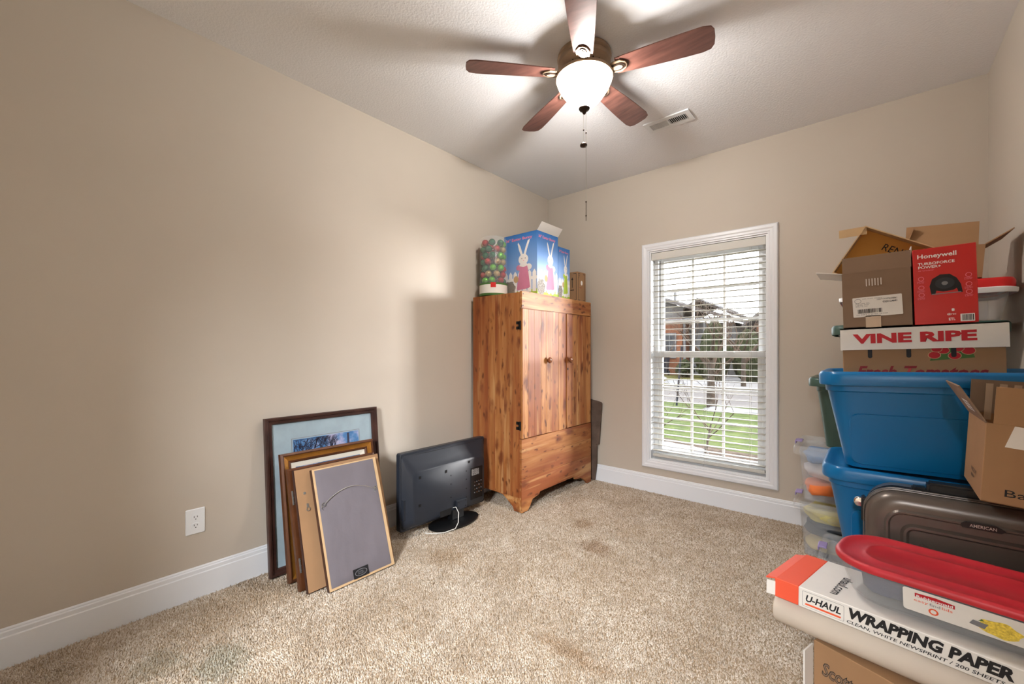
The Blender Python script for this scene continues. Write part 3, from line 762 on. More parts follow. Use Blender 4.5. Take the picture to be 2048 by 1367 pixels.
# 5 dust cover with wire
r_ = lean('dust_covered_picture', 'picture turned around showing grey paper dust cover and hanging wire', .982, .472, 19.4)
W, H = .372, .602
MB().box(-.020, .004, 0, W, 0, H).build('frame', 'dark_wood', r_, bevel=.001)
MB().box(.004, .0055, .002, W-.001, .001, H-.001).build('frame_back', 'kraft_pale', r_)
g = MB(); nx_, nz_ = 22, 30
vs = []
for i in range(nx_+1):
    for k in range(nz_+1):
        y_, z_ = .013+(W-.032)*i/nx_, .012+(H-.020)*k/nz_
        e = min(i, nx_-i, k, nz_-k)
        vs.append((.0062+(0 if e == 0 else .003*noise.noise(Vector((y_*16, z_*9, 2)))+.0022*noise.noise(Vector((y_*50, z_*22, 5)))+.003), y_, z_))
g.add(vs, [(i*(nz_+1)+k, (i+1)*(nz_+1)+k, (i+1)*(nz_+1)+k+1, i*(nz_+1)+k+1) for i in range(nx_) for k in range(nz_)])
g.build('dust_cover', 'dust_paper', r_, smooth=True)
ya, yb, za = .034, W-.036, .415
cur = []
for k in range(15):
    t = k/14; cur.append((.016, ya+(yb-ya)*t, za+.015*t+.050*math.sin(math.pi*min(1, t*1.05))**.9))
MB().tube(cur, .0016, 6).build('hanging_wire', 'wire_steel', r_)
for y_, z_ in ((ya, za), (yb, za+.015)):
    MB().tube([(.012, y_+.010*math.cos(t), z_+.010*math.sin(t)) for t in [2*math.pi*k/14 for k in range(15)]], .0019, 6).build('eye_ring', 'wire_steel', r_)
    MB().tube([(.011, y_-.004, z_), (.012, y_-.013, z_-.014), (.011, y_-.006, z_-.024)], .0014, 5).build('wire_tail', 'wire_steel', r_)
st = print_poly('maker_label', rrect(.086, .046, .002, 2, .172, .034), (.0115, 0, 0), Y, Z, 'print_black', r_, 0)
print_poly('label_oval', circ(.034, 20, .172, .034, .016), (.0118, 0, 0), Y, Z, 'print_grey', st, 0)
print_poly('label_oval', circ(.031, 20, .172, .034, .0135), (.0120, 0, 0), Y, Z, 'print_black', st, 0)
lettering('FRAMES\nGALLERY', .036, .015, (.0122, .154, .0265), Y, Z, 'print_grey', st, 0)

# ------------------------------------------------------------------ television seen from behind
tv = thing('flat_television', 'black flat television on oval stand, its back to the room', 'television', (.262, 1.932, 0), world=True)
def yz(x_, w, h, r_, cy=1.932, cz=.290): return [(x_, cy+a, cz+b) for a, b in rrect(w, h, r_, 5)]
MB().loft([yz(.196, .752, .490, .012), yz(.200, .760, .500, .014), yz(.236, .760, .500, .014), yz(.240, .752, .492, .014)]).build('bezel', 'tv_plastic', tv, smooth=True, sharp=30)
MB().box(.194, .1965, 1.932-.352, 1.932+.352, .085, .510).build('screen', 'tv_dark', tv)
MB().loft([yz(.238, .744, .478, .02, cz=.288), yz(.250, .728, .452, .03, cz=.282), yz(.272, .690, .392, .05, cz=.262), yz(.292, .650, .350, .05, cz=.250), yz(.298, .636, .336, .05, cz=.248)], False).build('back_shell', 'tv_plastic', tv, smooth=True, sharp=60)
MB().loft([yz(.2392, .60, .045, .01, cz=.500), yz(.2445, .58, .035, .008, cz=.500)]).build('top_vent', 'tv_dark', tv)
pn = MB().box(.2975, .2995, 2.112, 2.232, .115, .345).build('connector_panel', 'tv_dark', tv, bevel=.001)
lb = MB().box(.2994, .3000, 2.118, 2.206, .285, .338).build('rating_label', 'print_black', pn)
for k in range(7): lettering(('IIII MMM III', 'MIII II MMMI')[k % 2], .070, .004, (.3001, 2.122, .289+k*.0066), Y, Z, 'print_white', lb, .0002)
for i in range(4):
    for k in range(4):
        MB().prism(circ(.0042, 10), (.2995, 2.150+.022*i, .160+.026*k), Y, Z, .003).build('socket', 'chrome' if (i+k) % 2 else 'print_grey', pn)
MB().box(.2975, .2990, 1.828, 1.930, .070, .112).build('recess', 'tv_dark', tv)
hs = MB().box(.298, .316, 1.965, 2.062, .086, .150).build('stand_bracket', 'tv_plastic', tv, bevel=.003)
for y_, z_ in ((1.98, .10), (2.045, .10), (1.98, .138), (2.045, .138)): MB().prism(circ(.005, 10), (.316, y_, z_), Y, Z, .0015).build('screw', 'tv_dark', hs)
for y_, z_, s_ in ((1.88, .372, .010), (1.925, .335, .004), (1.925, .276, .004), (2.07, .335, .004), (2.07, .276, .004), (2.095, .395, .009), (1.925, .185, .004), (2.07, .150, .004), (2.07, .21, .004), (1.662, .38, .009), (1.662, .20, .009)):
    MB().box(.2962, .2992, y_-s_, y_+s_, z_-s_, z_+s_).build('screw_hole', 'tv_dark', tv)
MB().box(.240, .262, 1.562, 1.578, .120, .250).build('side_controls', 'tv_plastic', tv, bevel=.002)
MB().loft([[(.285+a, 1.965+b, 0.002) for a, b in circ(.115, 40, ry=.205)], [(.285+a, 1.965+b, .010) for a, b in circ(.118, 40, ry=.208)], [(.285+a, 1.965+b, .018) for a, b in circ(.100, 40, ry=.190)], [(.285+a, 1.965+b, .023) for a, b in circ(.05, 40, ry=.10)]]).build('stand_base', 'tv_dark', tv, smooth=True)
MB().box(.255, .305, 1.925, 2.045, .018, .10).build('stand_neck', 'tv_dark', tv, bevel=.008)
MB().tube([(.303, 1.94, .110), (.325, 1.945, .118), (.350, 1.948, .085), (.372, 1.925, .030), (.392, 1.88, .008), (.380, 1.80, .006), (.34, 1.74, .006), (.29, 1.71, .006)], .0028, 8).build('antenna_cable', 'cable_white', tv, smooth=True)

# ------------------------------------------------------------------ storage totes along the right wall
def tote(name, label, loc, w, d, h, mat, lid=True, lid_mat=None, taper=.055, rot=(0, 0, 0), r_=.07, lid_over=.012, recess=.030, group=None, latch=None, panel=True, lid_t=.030):
    """w, d: size at the rim; loc: left-front-bottom corner of the rim's footprint"""
    t = thing(name, label, 'storage bin', loc, rot, group)
    cx, cy = w/2, d/2; hb = h-(lid_t if lid else 0); wr = w-2*lid_over-.012; dr = d-2*lid_over-.012
    tp = taper*2; wall = .004
    out = [ring(wr-tp, dr-tp, r_*.8, 0, 6, cx, cy), ring(wr-tp*.14, dr-tp*.14, r_, hb*.86, 6, cx, cy), ring(wr-.004, dr-.004, r_, hb*.87, 6, cx, cy), ring(wr, dr, r_, hb, 6, cx, cy)]
    inn = [ring(wr-wall*2, dr-wall*2, r_-wall, hb, 6, cx, cy), ring(wr-tp*.14-wall*2, dr-tp*.14-wall*2, r_-wall, hb*.86, 6, cx, cy), ring(wr-tp-wall*2, dr-tp-wall*2, r_*.8-wall, wall, 6, cx, cy)]
    bd = MB().loft(out+inn, True, True).build('body', mat, t, smooth=True, sharp=35)
    if panel:
        # raised panel on the front face, following its slope
        n0, n1 = .04, .62
        def fy(k): return cy-(dr/2-taper*(1-k*.86/.86*1.0)) if False else cy-(dr-tp)/2-(tp-tp*.14)/2*k/.86
        pts = rrect((wr-tp)*.93, hb*(n1-n0), .03, 4, cx, hb*(n0+n1)/2)
        lo = [(x_, fy(z_/hb)-.0005, z_) for x_, z_ in pts]; hi = [(cx+(x_-cx)*.985, fy(z_/hb)-.0045, hb*(n0+n1)/2+(z_-hb*(n0+n1)/2)*.985) for x_, z_ in pts]
        MB().loft([lo, hi], False, True).build('front_panel', mat, bd)
    if lid:
        lm = lid_mat or mat; z0 = hb-.020
        L = [ring(w-.004, d-.004, r_+.006, z0, 6, cx, cy), ring(w, d, r_+.008, z0+.006, 6, cx, cy), ring(w, d, r_+.008, h-.012, 6, cx, cy), ring(w-.014, d-.014, r_, h-.001, 6, cx, cy), ring(w-.026, d-.026, r_, h, 6, cx, cy), ring(w-.050, d-.050, r_*.9, h-.004, 6, cx, cy), ring(w-.075, d-.075, r_*.8, h-recess, 6, cx, cy)]
        ld = MB().loft(L, False, True).build('lid', lm, t, smooth=True, sharp=50)
        if latch:
            for yy in (cy-.08, cy+.08)[:1] if d < .3 else (cy,):
                for xx, sgn in ((0, -1), (w, 1)):
                    q = MB().box(xx-.006, xx+.030 if sgn < 0 else xx+.006, yy-.035, yy+.035, h-.006, h+.004) if sgn < 0 else MB().box(xx-.030, xx+.006, yy-.035, yy+.035, h-.006, h+.004)
                    q.box(xx-.008, xx-.002, yy-.030, yy+.030, h-.022, h) if sgn < 0 else q.box(xx+.002, xx+.008, yy-.030, yy+.030, h-.022, h)
                    q.build('latch', latch, ld, bevel=.002, seg=1)
    return t
BG = 'blue totes in one stack'
tote('storage_tote', 'blue plastic tote at the floor under two more blue totes', (2.440, 2.010, 0), .52, .42, .385, 'blue_plastic')
tote('storage_tote', 'blue lidded tote in the middle of the stack, behind the suitcase', (2.352, 1.998, .387), .635, .45, .368, 'blue_plastic', recess=.012)
tote('storage_tote', 'topmost blue plastic tote holding the tomato carton on its lid', (2.352, 1.955, .756), .635, .47, .358, 'blue_plastic', rot=(0, R(-1.2), 0))
# clear bins at the window end, filled with cloth
tote('clear_storage_bin', 'clear bin on the carpet holding yellow and dark cloths', (2.150, 2.945, 0), .66, .44, .318, 'clear_plastic', lid_mat='clear_plastic', taper=.022, r_=.04, latch='lilac_plastic', panel=False, lid_over=.022)
tote('clear_storage_bin', 'clear bin with orange and white towels, under the green tote', (2.150, 2.945, .320), .66, .44, .318, 'clear_plastic', lid_mat='clear_plastic', taper=.022, r_=.04, latch='lilac_plastic', panel=False, lid_over=.022)
tote('clear_storage_bin', 'low clear bin with lilac latches on the floor by the blue totes', (2.302, 2.475, 0), .60, .39, .200, 'clear_plastic', lid_mat='clear_plastic', taper=.022, r_=.04, latch='lilac_plastic', panel=False, lid_over=.022)
tote('storage_tote', 'dark green plastic tote standing on the clear towel bin', (2.226, 2.925, .642), .70, .45, .400, 'green_plastic', taper=.045, r_=.05, panel=False, lid_over=.028)
tote('lidded_storage_bin', 'white translucent bin with grey-green lid on the green tote', (2.342, 2.745, 1.046), .625, .42, .280, 'clear_plastic', lid_mat='green_plastic', taper=.04, r_=.05, panel=False, lid_over=.022)
cb = tote('clear_storage_bin', 'clear bin with white rim and red lid on top of the rear stack', (2.410, 2.715, 1.328), .565, .43, .182, 'clear_plastic', lid_mat='red_lid', taper=.03, r_=.05, panel=False, lid_over=.004, recess=.012)
MB().loft([ring(.600, .448, .055, .116, 6, .268, .215), ring(.606, .452, .058, .124, 6, .268, .215), ring(.606, .452, .058, .136, 6, .268, .215), ring(.56, .43, .05, .142, 6, .275, .215)], False, False).build('white_rim', 'white_plastic', cb, smooth=True)
def cloth(label, mat, c, s, seed, amp=.3):
    return tag(lump('folded_cloth', mat, c, s, seed, amp), label, 'cloth', 'cloths inside the clear bins')
cloth('light blue cloth at the top of the clear towel bin', 'cloth_blue', (2.275, 3.14, .565), (.075, .15, .034), 1)
cloth('white fluffy towel filling the upper clear bin', 'cloth_white', (2.40, 3.14, .488), (.19, .145, .052), 2)
cloth('orange folded towel inside the upper clear bin', 'cloth_orange', (2.285, 3.08, .392), (.080, .11, .034), 3)
cloth('salmon pink cloth below the orange towel', 'cloth_pink', (2.275, 3.22, .372), (.06, .06, .03), 4)
cloth('grey-blue textured towel at the bottom of the upper clear bin', 'cloth_grey_blue', (2.50, 3.12, .390), (.12, .13, .045), 5)
cloth('pale yellow cloth at the top of the lower clear bin', 'cloth_yellow', (2.37, 3.13, .230), (.165, .145, .040), 6)
cloth('dark charcoal garment in the middle of the lower clear bin', 'cloth_dark', (2.37, 3.13, .143), (.165, .145, .042), 7)
cloth('cream yellow cloth at the bottom of the lower clear bin', 'cloth_cream', (2.37, 3.13, .056), (.160, .14, .042), 8)
o = print_poly('paper_tag', [(2.29, .505), (2.37, .525), (2.38, .580), (2.30, .570)], (0, 2.9905, 0), X, Z, 'card_white', None); tag(o, 'white printed paper tag inside the clear towel bin', 'tag')
lettering('IMAX', .05, .014, (2.300, 2.9895, .545), X, Z, 'print_grey', o)
o = print_poly('garment_label', rrect(.11, .050, .003, 2, 2.40, .135), (0, 2.9905, 0), X, Z, 'print_grey', None); tag(o, 'small pale label on the dark garment in the lower clear bin', 'tag')
for k in range(3): lettering('ILIMIIL', .08, .006, (2.365, 2.9895, .122+k*.012), X, Z, 'print_white', o)

# tomato carton, tilted with the tote it stands on
TL = R(-1.5)
def place(name, label, cat, x, y, z): return thing(name, label, cat, (x, y, z), (0, TL, 0))
def barcode(o, u, v, w, h, parent, seed=1):
    q = MB(); rr = random.Random(seed); a = 0; o, u, v = Vector(o), Vector(u), Vector(v); n = u.cross(v)
    while a < w-.0025:
        b = rr.choice((.0008, .0013, .0024)); q.add([o+u*x_+v*y_+n*.0012 for x_, y_ in ((a, 0), (a+b, 0), (a+b, h), (a, h))], [(0, 1, 2, 3)]); a += b+rr.choice((.0008, .0014))
    return q.build('barcode', 'print_black', parent)
tb = place('tomato_carton', 'brown tomato carton with white lid, on the blue tote', 'box', 2.412, 2.105, 1.092)
MB().box(.006, .430, .006, .290, 0, .170).build('carton_body', 'kraft', tb, bevel=.002, seg=1)
lw, lh0, lh1 = .438, .102, .186
ld = MB().box(0, lw, 0, .004, lh0, lh1).box(0, .004, .004, .292, lh0, lh1).box(lw-.004, lw, .004, .292, lh0, lh1).box(.004, lw-.004, .292, .296, lh0, lh1).box(0, lw, 0, .296, lh1-.004, lh1).build('lid', 'card_white', tb)
lettering('VINE RIPE', .328, .037, (.038, 0, lh0+.024), X, Z, 'print_red', ld, bold=.048)
lettering('Fresh Tomatoes', .345, .044, (.045, .006, -.004), X, Z, 'print_maroon', tb, bold=.03, shear=.35)
for xx in (.088, .196, .310):
    h_ = print_poly('hand_hole_shade', rrect(.013, .036, .0062, 5, xx, .088), (0, .006, 0), X, Z, 'print_black', tb, .0012)  # flat dark ovals paint the shade inside the hand holes
pr_ = print_poly('printed_leaves', [(.25, .058), (.36, .068), (.35, .104), (.265, .104)], (0, .006, 0), X, Z, 'print_green', tb, .0005)
for k, (a, b, s_) in enumerate(((.262, .078, .017), (.285, .094, .016), (.312, .075, .017), (.345, .092, .018), (.268, .100, .015), (.322, .100, .014))):
    o = print_poly('printed_tomato', circ(s_, 18, a, b, s_*.8), (0, .006, 0), X, Z, 'kraft_pale', pr_, .0006+.0001*k)
    print_poly('printed_tomato', circ(s_*.88, 18, a, b, s_*.7), (0, .006, 0), X, Z, 'print_red', pr_, .00065+.0001*k)
# brown shipping box with open flaps
bz = 1.092+.188
bb = place('shipping_box', 'open grey-brown shipping box with white address label on the tomato carton', 'box', 2.418, 2.108, bz)
w_, d_, h_ = .198, .20, .215; th = .003
MB().box(0, w_, 0, th, 0, h_).box(0, w_, d_-th, d_, 0, h_).box(0, th, th, d_-th, 0, h_).box(w_-th, w_, th, d_-th, 0, h_).box(0, w_, 0, d_, 0, th).build('box_walls', 'kraft_grey', bb)
q = MB().box(.002, w_+.002, -th/2, th/2, 0, .062); q.xf(Matrix.Translation((0, th/2, h_)) @ Matrix.Rotation(R(-6), 4, 'X')).build('flap', 'kraft_grey', bb)
q = MB().box(-th/2, th/2, 0, d_, 0, .085); q.xf(Matrix.Translation((th/2, 0, h_)) @ Matrix.Rotation(R(-78), 4, 'Y')).build('flap', 'card_white', bb)
q = MB().box(-th/2, th/2, 0, d_*.7, 0, .075); q.xf(Matrix.Translation((w_-th/2, .01, h_)) @ Matrix.Rotation(R(4), 4, 'Y')).build('flap', 'card_white', bb)
q = MB().box(0, w_, -th/2, th/2, 0, .070); q.xf(Matrix.Translation((0, d_-th/2, h_)) @ Matrix.Rotation(R(-40), 4, 'X')).build('flap', 'kraft_grey', bb)
lr = Matrix.Rotation(R(3.2), 4, 'Y'); lu = Vector((math.cos(R(1.5)), 0, math.sin(R(1.5)))); lv = Vector((-math.sin(R(1.5)), 0, math.cos(R(1.5))))
o0 = Vector((.032, 0, .040))
lb = print_poly('address_label', rrect(.142, .076, .003, 3, .071, .038), o0, lu, lv, 'card_white', bb, .0008)
barcode(o0+lu*.014+lv*.014, lu, lv, .072, .016, lb, 3)
lettering('1007776353638861', .056, .006, o0+lu*.072+lv*.060, lu, lv, 'print_black', lb, .0012)
lettering('0320124601', .040, .007, o0+lu*.088+lv*.049, lu, lv, 'print_black', lb, .0012, .02)
for k in range(3): lettering(('IIMIL LIMIIL MIIL', 'LIIMIL IMII', 'IIMLI IIL IMI')[k], .042-.004*k, .004, o0+lu*.009+lv*(.050-.0055*k), lu, lv, 'print_grey', lb, .0012)
lettering('III IIM I IMII IMIII', .090, .0035, o0+lu*.010+lv*.007, lu, lv, 'print_grey', lb, .0012)
lettering('IIM IMIII IMIIM', .055, .003, o0+lu*.030+lv*.067, lu, lv, 'print_grey', lb, .0012)
print_poly('label_seal', circ(.010, 18, .016, .062, .009), o0, lu, lv, 'print_grey', lb, .0010); print_poly('label_seal', circ(.0088, 18, .016, .062, .0078), o0, lu, lv, 'card_white', lb, .0011)
q = MB()
for k in range(6): q.box(.072+.0085*k, .0745+.0085*k, -.0012, -.0004, .158+.002*(k % 2), .186)
q.build('tape_marks', 'card_white', bb)
plain('tape', (190, 165, 140), .12); MB().box(.068, .112, -.0008, 0, 0, .045).build('packing_tape', 'tape', bb)
# red fan box
hw = place('fan_box', 'bright red printed fan box with black fan picture', 'box', 2.622, 2.108, bz+.006)
w_, h_ = .157, .272
MB().box(0, w_, 0, .17, 0, h_).build('carton', 'card_red', hw, bevel=.0015, seg=1)
F0 = (0, 0, 0)
lettering('Honeywell', .098, .020, (.012, 0, .232), X, Z, 'print_white', hw, bold=.02)
lettering('TURBOFORCE\nPOWER+', .092, .022, (.013, 0, .200), X, Z, 'print_white', hw, bold=.015)
lettering('Air Circulator', .040, .005, (.013, 0, .191), X, Z, 'print_pink', hw)
pf = print_poly('printed_fan', [(.045, .105), (.055, .105), (.058, .118), (.075, .113), (.100, .116), (.108, .122), (.112, .106), (.122, .106), (.118, .135), (.108, .158), (.092, .173), (.068, .174), (.048, .160), (.041, .135)], F0, X, Z, 'print_black', hw)
print_poly('printed_fan_front', circ(.024, 20, .079, .142, .020), F0, X, Z, 'tv_plastic', pf, .0009)
print_poly('printed_fan_hub', circ(.008, 14, .079, .142, .007), F0, X, Z, 'print_grey', pf, .0011)
print_poly('printed_base', [(.046, .104), (.118, .106), (.118, .109), (.046, .107)], F0, X, Z, 'print_grey', pf, .0010)
for k, zz in enumerate((.158, .126, .100)):
    for xx in (.020, .137):
        c_ = print_poly('printed_icon', circ(.0078, 14, xx, zz+.006), F0, X, Z, 'print_pink', hw, .0006); print_poly('printed_icon', circ(.0062, 14, xx, zz+.006), F0, X, Z, 'card_red', c_, .0008)
        lettering('IIMIL\nLIMI', .020, .007, (xx-.010, 0, zz-.010), X, Z, 'print_pink', hw)
wl = print_poly('code_patch', rrect(.034, .026, .001, 2, .131, .018), F0, X, Z, 'print_white', hw); barcode((.118, 0, .008), X, Z, .028, .020, wl, 8)
lettering('ETL', .016, .009, (.086, 0, .010), X, Z, 'print_white', hw, bold=.02); lettering('@rec', .022, .008, (.082, 0, .028), X, Z, 'print_white', hw, bold=.01)
print_poly('printed_mark', rrect(.007, .009, .002, 3, .097, .047), F0, X, Z, 'print_white', hw)

# shallow open box lying on its side behind, mouth to the room
ob = thing('open_orange_carton', 'shallow open carton with orange inside, tipped over behind the shipping box', 'box', (2.372, 2.36, 1.535), (0, R(31), 0))
w_, h_, dp = .365, .215, .055
MB().box(0, w_, 0, .004, 0, h_).build('bottom_panel', 'kraft_orange', ob)
for nm, a in (('top', (0, w_, -dp, 0, h_-.004, h_)), ('left', (0, .004, -dp, 0, 0, h_-.004)), ('low', (.004, w_, -dp, 0, 0, .004)), ('right', (w_-.004, w_, -dp, 0, .004, h_-.004))):
    MB().box(*a).build('side_panel', 'kraft_pale', ob)
q = MB().box(-.088, .004, -.002, .002, -.036, -.002); q.xf(Matrix.Translation((.0, -.05, h_)) @ Matrix.Rotation(R(-33), 4, 'Y')).build('flap', 'kraft_pale', ob)
lettering('RENEW', .125, .028, (.095, -.0002, .155), X, Z, 'print_black', ob, .0010)
print_poly('torn_patch', [(.05, .08), (.085, .105), (.105, .10), (.09, .085), (.07, .068)], (0, 0, 0), X, Z, 'kraft_pale', ob, .0008)
# open carton on the rear stack
oc2 = thing('open_carton', 'brown carton with raised flaps on top of the red-lidded bin', 'box', (2.615, 2.755, 1.532), (0, R(4), 0))
w_, d_, h_ = .26, .24, .15; th = .004
MB().box(0, w_, 0, th, 0, h_).box(0, w_, d_-th, d_, 0, h_).box(0, th, th, d_-th, 0, h_).box(w_-th, w_, th, d_-th, 0, h_).box(0, w_, 0, d_, 0, th).build('box_walls', 'kraft', oc2)
q = MB().box(0, w_*.92, -th/2, th/2, 0, .115); q.xf(Matrix.Translation((.0, th/2, h_)) @ Matrix.Rotation(R(-18), 4, 'X')).build('flap', 'kraft', oc2)
q = MB().box(-th/2, th/2, 0, d_, 0, .10); q.xf(Matrix.Translation((w_, 0, h_)) @ Matrix.Rotation(R(52), 4, 'Y')).build('flap', 'kraft', oc2)
q = MB().box(-th/2, th/2, 0, d_, 0, .10); q.xf(Matrix.Translation((0, 0, h_)) @ Matrix.Rotation(R(14), 4, 'Y')).build('flap', 'kraft', oc2)

# ------------------------------------------------------------------ suitcase, standing upright
sc = thing('hard_suitcase', 'bronze-grey ribbed hard-shell suitcase standing before the blue totes', 'suitcase', (2.735, 1.875, 0))
SW, SH, SD = .505, .690, .205; zc = .055+SH/2
def xz(y_, ins, r_): return [(a, y_, zc+b) for a, b in rrect(SW-2*ins, SH-2*ins, r_, 7)]
MB().loft([xz(-SD/2+.012, .055, .05), xz(-SD/2+.012, .040, .06), xz(-SD/2+.014, .022, .072), xz(-SD/2+.028, .007, .080), xz(-SD/2+.050, .001, .084), xz(-.010, 0, .085)], True, False).build('front_shell', 'case_shell', sc, smooth=True, sharp=60)
MB().loft([xz(SD/2, .055, .05), xz(SD/2-.006, .022, .072), xz(SD/2-.028, .005, .082), xz(.010, 0, .085)], True, False).build('back_shell', 'case_shell', sc, smooth=True, sharp=60)
MB().loft([xz(-.010, .004, .082), xz(-.006, .001, .084), xz(.006, .001, .084), xz(.010, .004, .082)], True, True).build('zip_seam', 'case_black', sc, smooth=True)
for yy, ins in ((-.030, -.0008), (-.050, -.0004)):
    MB().loft([xz(yy-.004, ins, .085), xz(yy-.003, ins-.0025, .086), xz(yy+.003, ins-.0025, .086), xz(yy+.004, ins, .085)], False, False).build('edge_rib', 'case_shell', sc, smooth=True)
fyv = -SD/2+.012
def rib(p, q_, w0, hgt=.010):
    p, q_ = Vector((p[0], fyv, p[1])), Vector((q_[0], fyv, q_[1])); d = (q_-p).normalized(); s_ = d.cross(Y)
    m = MB(); L = []
    for e in (p, q_): L.append([e+s_*w0, e+s_*w0*.45-Y*hgt, e-s_*w0*.45-Y*hgt, e-s_*w0])
    m.loft(L); m.build('shell_rib', 'case_shell', sc, bevel=.003, seg=2, smooth=True)
top_z = zc+SH/2
def ridge(ins, r_, w0, hgt, mat='case_shell'):
    L = [xz(fyv+.001, ins, r_), xz(fyv-hgt, ins+w0*.35, r_-w0*.35), xz(fyv-hgt, ins+w0*.65, r_-w0*.65), xz(fyv+.001, ins+w0, r_-w0)]
    MB().loft(L, False, False).build('shell_ridge', mat, sc, smooth=True, sharp=30)
ridge(.048, .05, .016, .008); ridge(.086, .035, .022, .010)
for k in range(4):
    rib((-.125, top_z-.150-.10*k), (.02, top_z-.265-.10*k), .016, .016)
    rib((.128, top_z-.150-.10*k), (.050, top_z-.245-.10*k), .016, .016)
lp = MB().prism([(-.040, -.008), (.036, -.008), (.046, .0), (.028, .010), (-.032, .010), (-.042, .002)], (.005, fyv-.010, top_z-.056), X, Z, .004)
lp = lp.build('logo_plate', 'case_black', sc)
lettering('AMERICAN', .052, .009, (-.020, fyv-.0141, top_z-.0595), X, Z, 'wire_steel', lp, .0006, .015)
MB().box(-.10, .16, -.018, .030, top_z-.004, top_z+.030).build('top_handle', 'case_black', sc, bevel=.006)
MB().box(-.135, -.10, -.012, .024, top_z-.004, top_z+.010).build('handle_mount', 'case_black', sc, bevel=.004)
MB().box(.06, .095, -.012, .024, top_z-.004, top_z+.010).build('handle_mount', 'case_black', sc, bevel=.004)
MB().lathe([(.0, -.010), (.014, -.009), (.018, -.004), (.018, .004), (.014, .009), (0, .010)], 18, cap0=False, cap1=False).xf(Matrix.Translation((-SW/2-.010, -.004, top_z-.070)) @ Matrix.Rotation(R(90), 4, 'X')).build('zip_lock', 'chrome', sc, smooth=True)
MB().box(-SW/2-.008, -SW/2+.004, -.022, .016, top_z-.13, top_z-.05).build('lock_mount', 'case_black', sc, bevel=.003)
for xx in (-.19, .19):
    for yy in (-.06, .06):
        wr_ = MB().lathe([(.0, -.010), (.022, -.010), (.025, -.006), (.025, .006), (.022, .010), (0, .010)], 18, cap0=False, cap1=False)
        wr_.xf(Matrix.Translation((xx, yy, .0255)) @ Matrix.Rotation(R(90), 4, 'X')).build('wheel', 'case_black', sc, smooth=True)
        MB().box(xx-.014, xx+.014, yy-.016, yy+.016, .030, .062).build('wheel_fork', 'case_black', sc, bevel=.003)

# bath box with open flaps, on the suitcase
bt = thing('bath_carton', 'open brown carton printed Bath, resting on the suitcase', 'box', (2.716, 1.625, .800), (0, R(3.0), R(-1)))
w_, d_, h_ = .265, .29, .205; th = .004
q0 = R(3.0)
MB().box(0, w_, 0, th, 0, h_).box(0, w_, d_-th, d_, 0, h_).box(0, th, th, d_-th, 0, h_).box(w_-th, w_, th, d_-th, 0, h_).box(0, w_, 0, d_, 0, th).build('box_walls', 'kraft', bt, bevel=.001, seg=1)
lf = MB().box(-th/2, th/2, 0, d_, 0, .105); lf.xf(Matrix.Translation((0, 0, h_)) @ Matrix.Rotation(R(-31), 4, 'Y')); lf = lf.build('flap', 'kraft_grey', bt)
s_ = Matrix.Translation((0, 0, h_)) @ Matrix.Rotation(R(-31), 4, 'Y')
q = MB().add([s_ @ Vector((-.0024, y_, z_)) for y_, z_ in ((.05, .025), (.05, .058), (.16, .058), (.16, .025))], [(0, 1, 2, 3)]).build('flap_label', 'card_white', lf)
for k in range(3): MB().add([s_ @ Vector((-.0028, y_, z_)) for y_, z_ in ((.055, .030+.009*k), (.055, .034+.009*k), (.12+.01*k, .034+.009*k), (.12+.01*k, .030+.009*k))], [(0, 1, 2, 3)]).build('label_line', 'print_grey', q)
q = MB().box(.012, w_, -th/2, th/2, 0, .095); q.xf(Matrix.Translation((0, th/2, h_)) @ Matrix.Rotation(R(4), 4, 'X')).build('flap', 'kraft', bt)
q = MB().box(.0, w_, -th/2, th/2, 0, .10); q.xf(Matrix.Translation((0, d_-th/2, h_)) @ Matrix.Rotation(R(-3), 4, 'X')); q = q.build('flap', 'kraft_grey', bt)
for k in range(4): MB().box(.03+.028*k, .045+.028*k, d_-.008, d_-.006, h_-.02, h_+.09).build('tape_strip', 'tape', q)
lettering('Bath', .070, .018, (.040, 0, .022), X, Z, 'print_black', bt)
lettering('PARCTILOVE\nxprivader', .080, .030, (0, d_-.125, .030), -Y, Z, 'print_black', bt)
o = print_poly('white_sticker', [(.034, .148), (.14, .142), (.14, .195), (.048, .203)], (0, 0, 0), X, Z, 'card_white', bt)

# ------------------------------------------------------------------ wrapping paper box, roll, paper towel carton
wb = thing('wrapping_paper_box', 'white and orange flat wrapping paper box lying on the beige roll', 'box', (2.276, 1.488, .445), (R(-3), 0, R(-10.5)))
w_, d_, h_ = .62, .285, .056
MB().box(.062, w_, 0, d_, 0, h_).build('white_sleeve', 'card_white', wb, bevel=.002, seg=1)
oe = MB().box(0, .062, .001, d_-.001, .0005, h_-.0005).build('orange_end', 'card_orange', wb, bevel=.002, seg=1)
q = MB().box(-.030, 0, .010, d_-.01, -.002, .002); q.xf(Matrix.Translation((.002, 0, h_-.004)) @ Matrix.Rotation(R(-14), 4, 'Y')).build('end_flap', 'card_orange', wb)
q = MB().box(-.024, 0, -.002, .002, .004, h_-.012); q.xf(Matrix.Translation((.002, .004, 0)) @ Matrix.Rotation(R(20), 4, 'Z')).build('end_flap', 'card_white', wb)
F0 = Vector((0, 0, 0))
fr = print_poly('logo_border', rrect(.098, .042, .003, 3, .121, .028), F0, X, Z, 'print_grey', wb, .0005)
print_poly('logo_field', rrect(.0965, .0405, .003, 3, .121, .028), F0, X, Z, 'card_white', fr, .0007)
lettering('U-HAUL', .082, .019, (.081, 0, .022), X, Z, 'print_black', fr, .0010, .03, shear=.25)
print_poly('logo_stripe', [(.079, .012), (.162, .012), (.164, .017), (.081, .017)], F0, X, Z, 'print_orange', fr, .0010)
lettering('WRAPPING PAPER', .288, .029, (.180, 0, .022), X, Z, 'print_black', wb, .0010, .05, shear=.2)
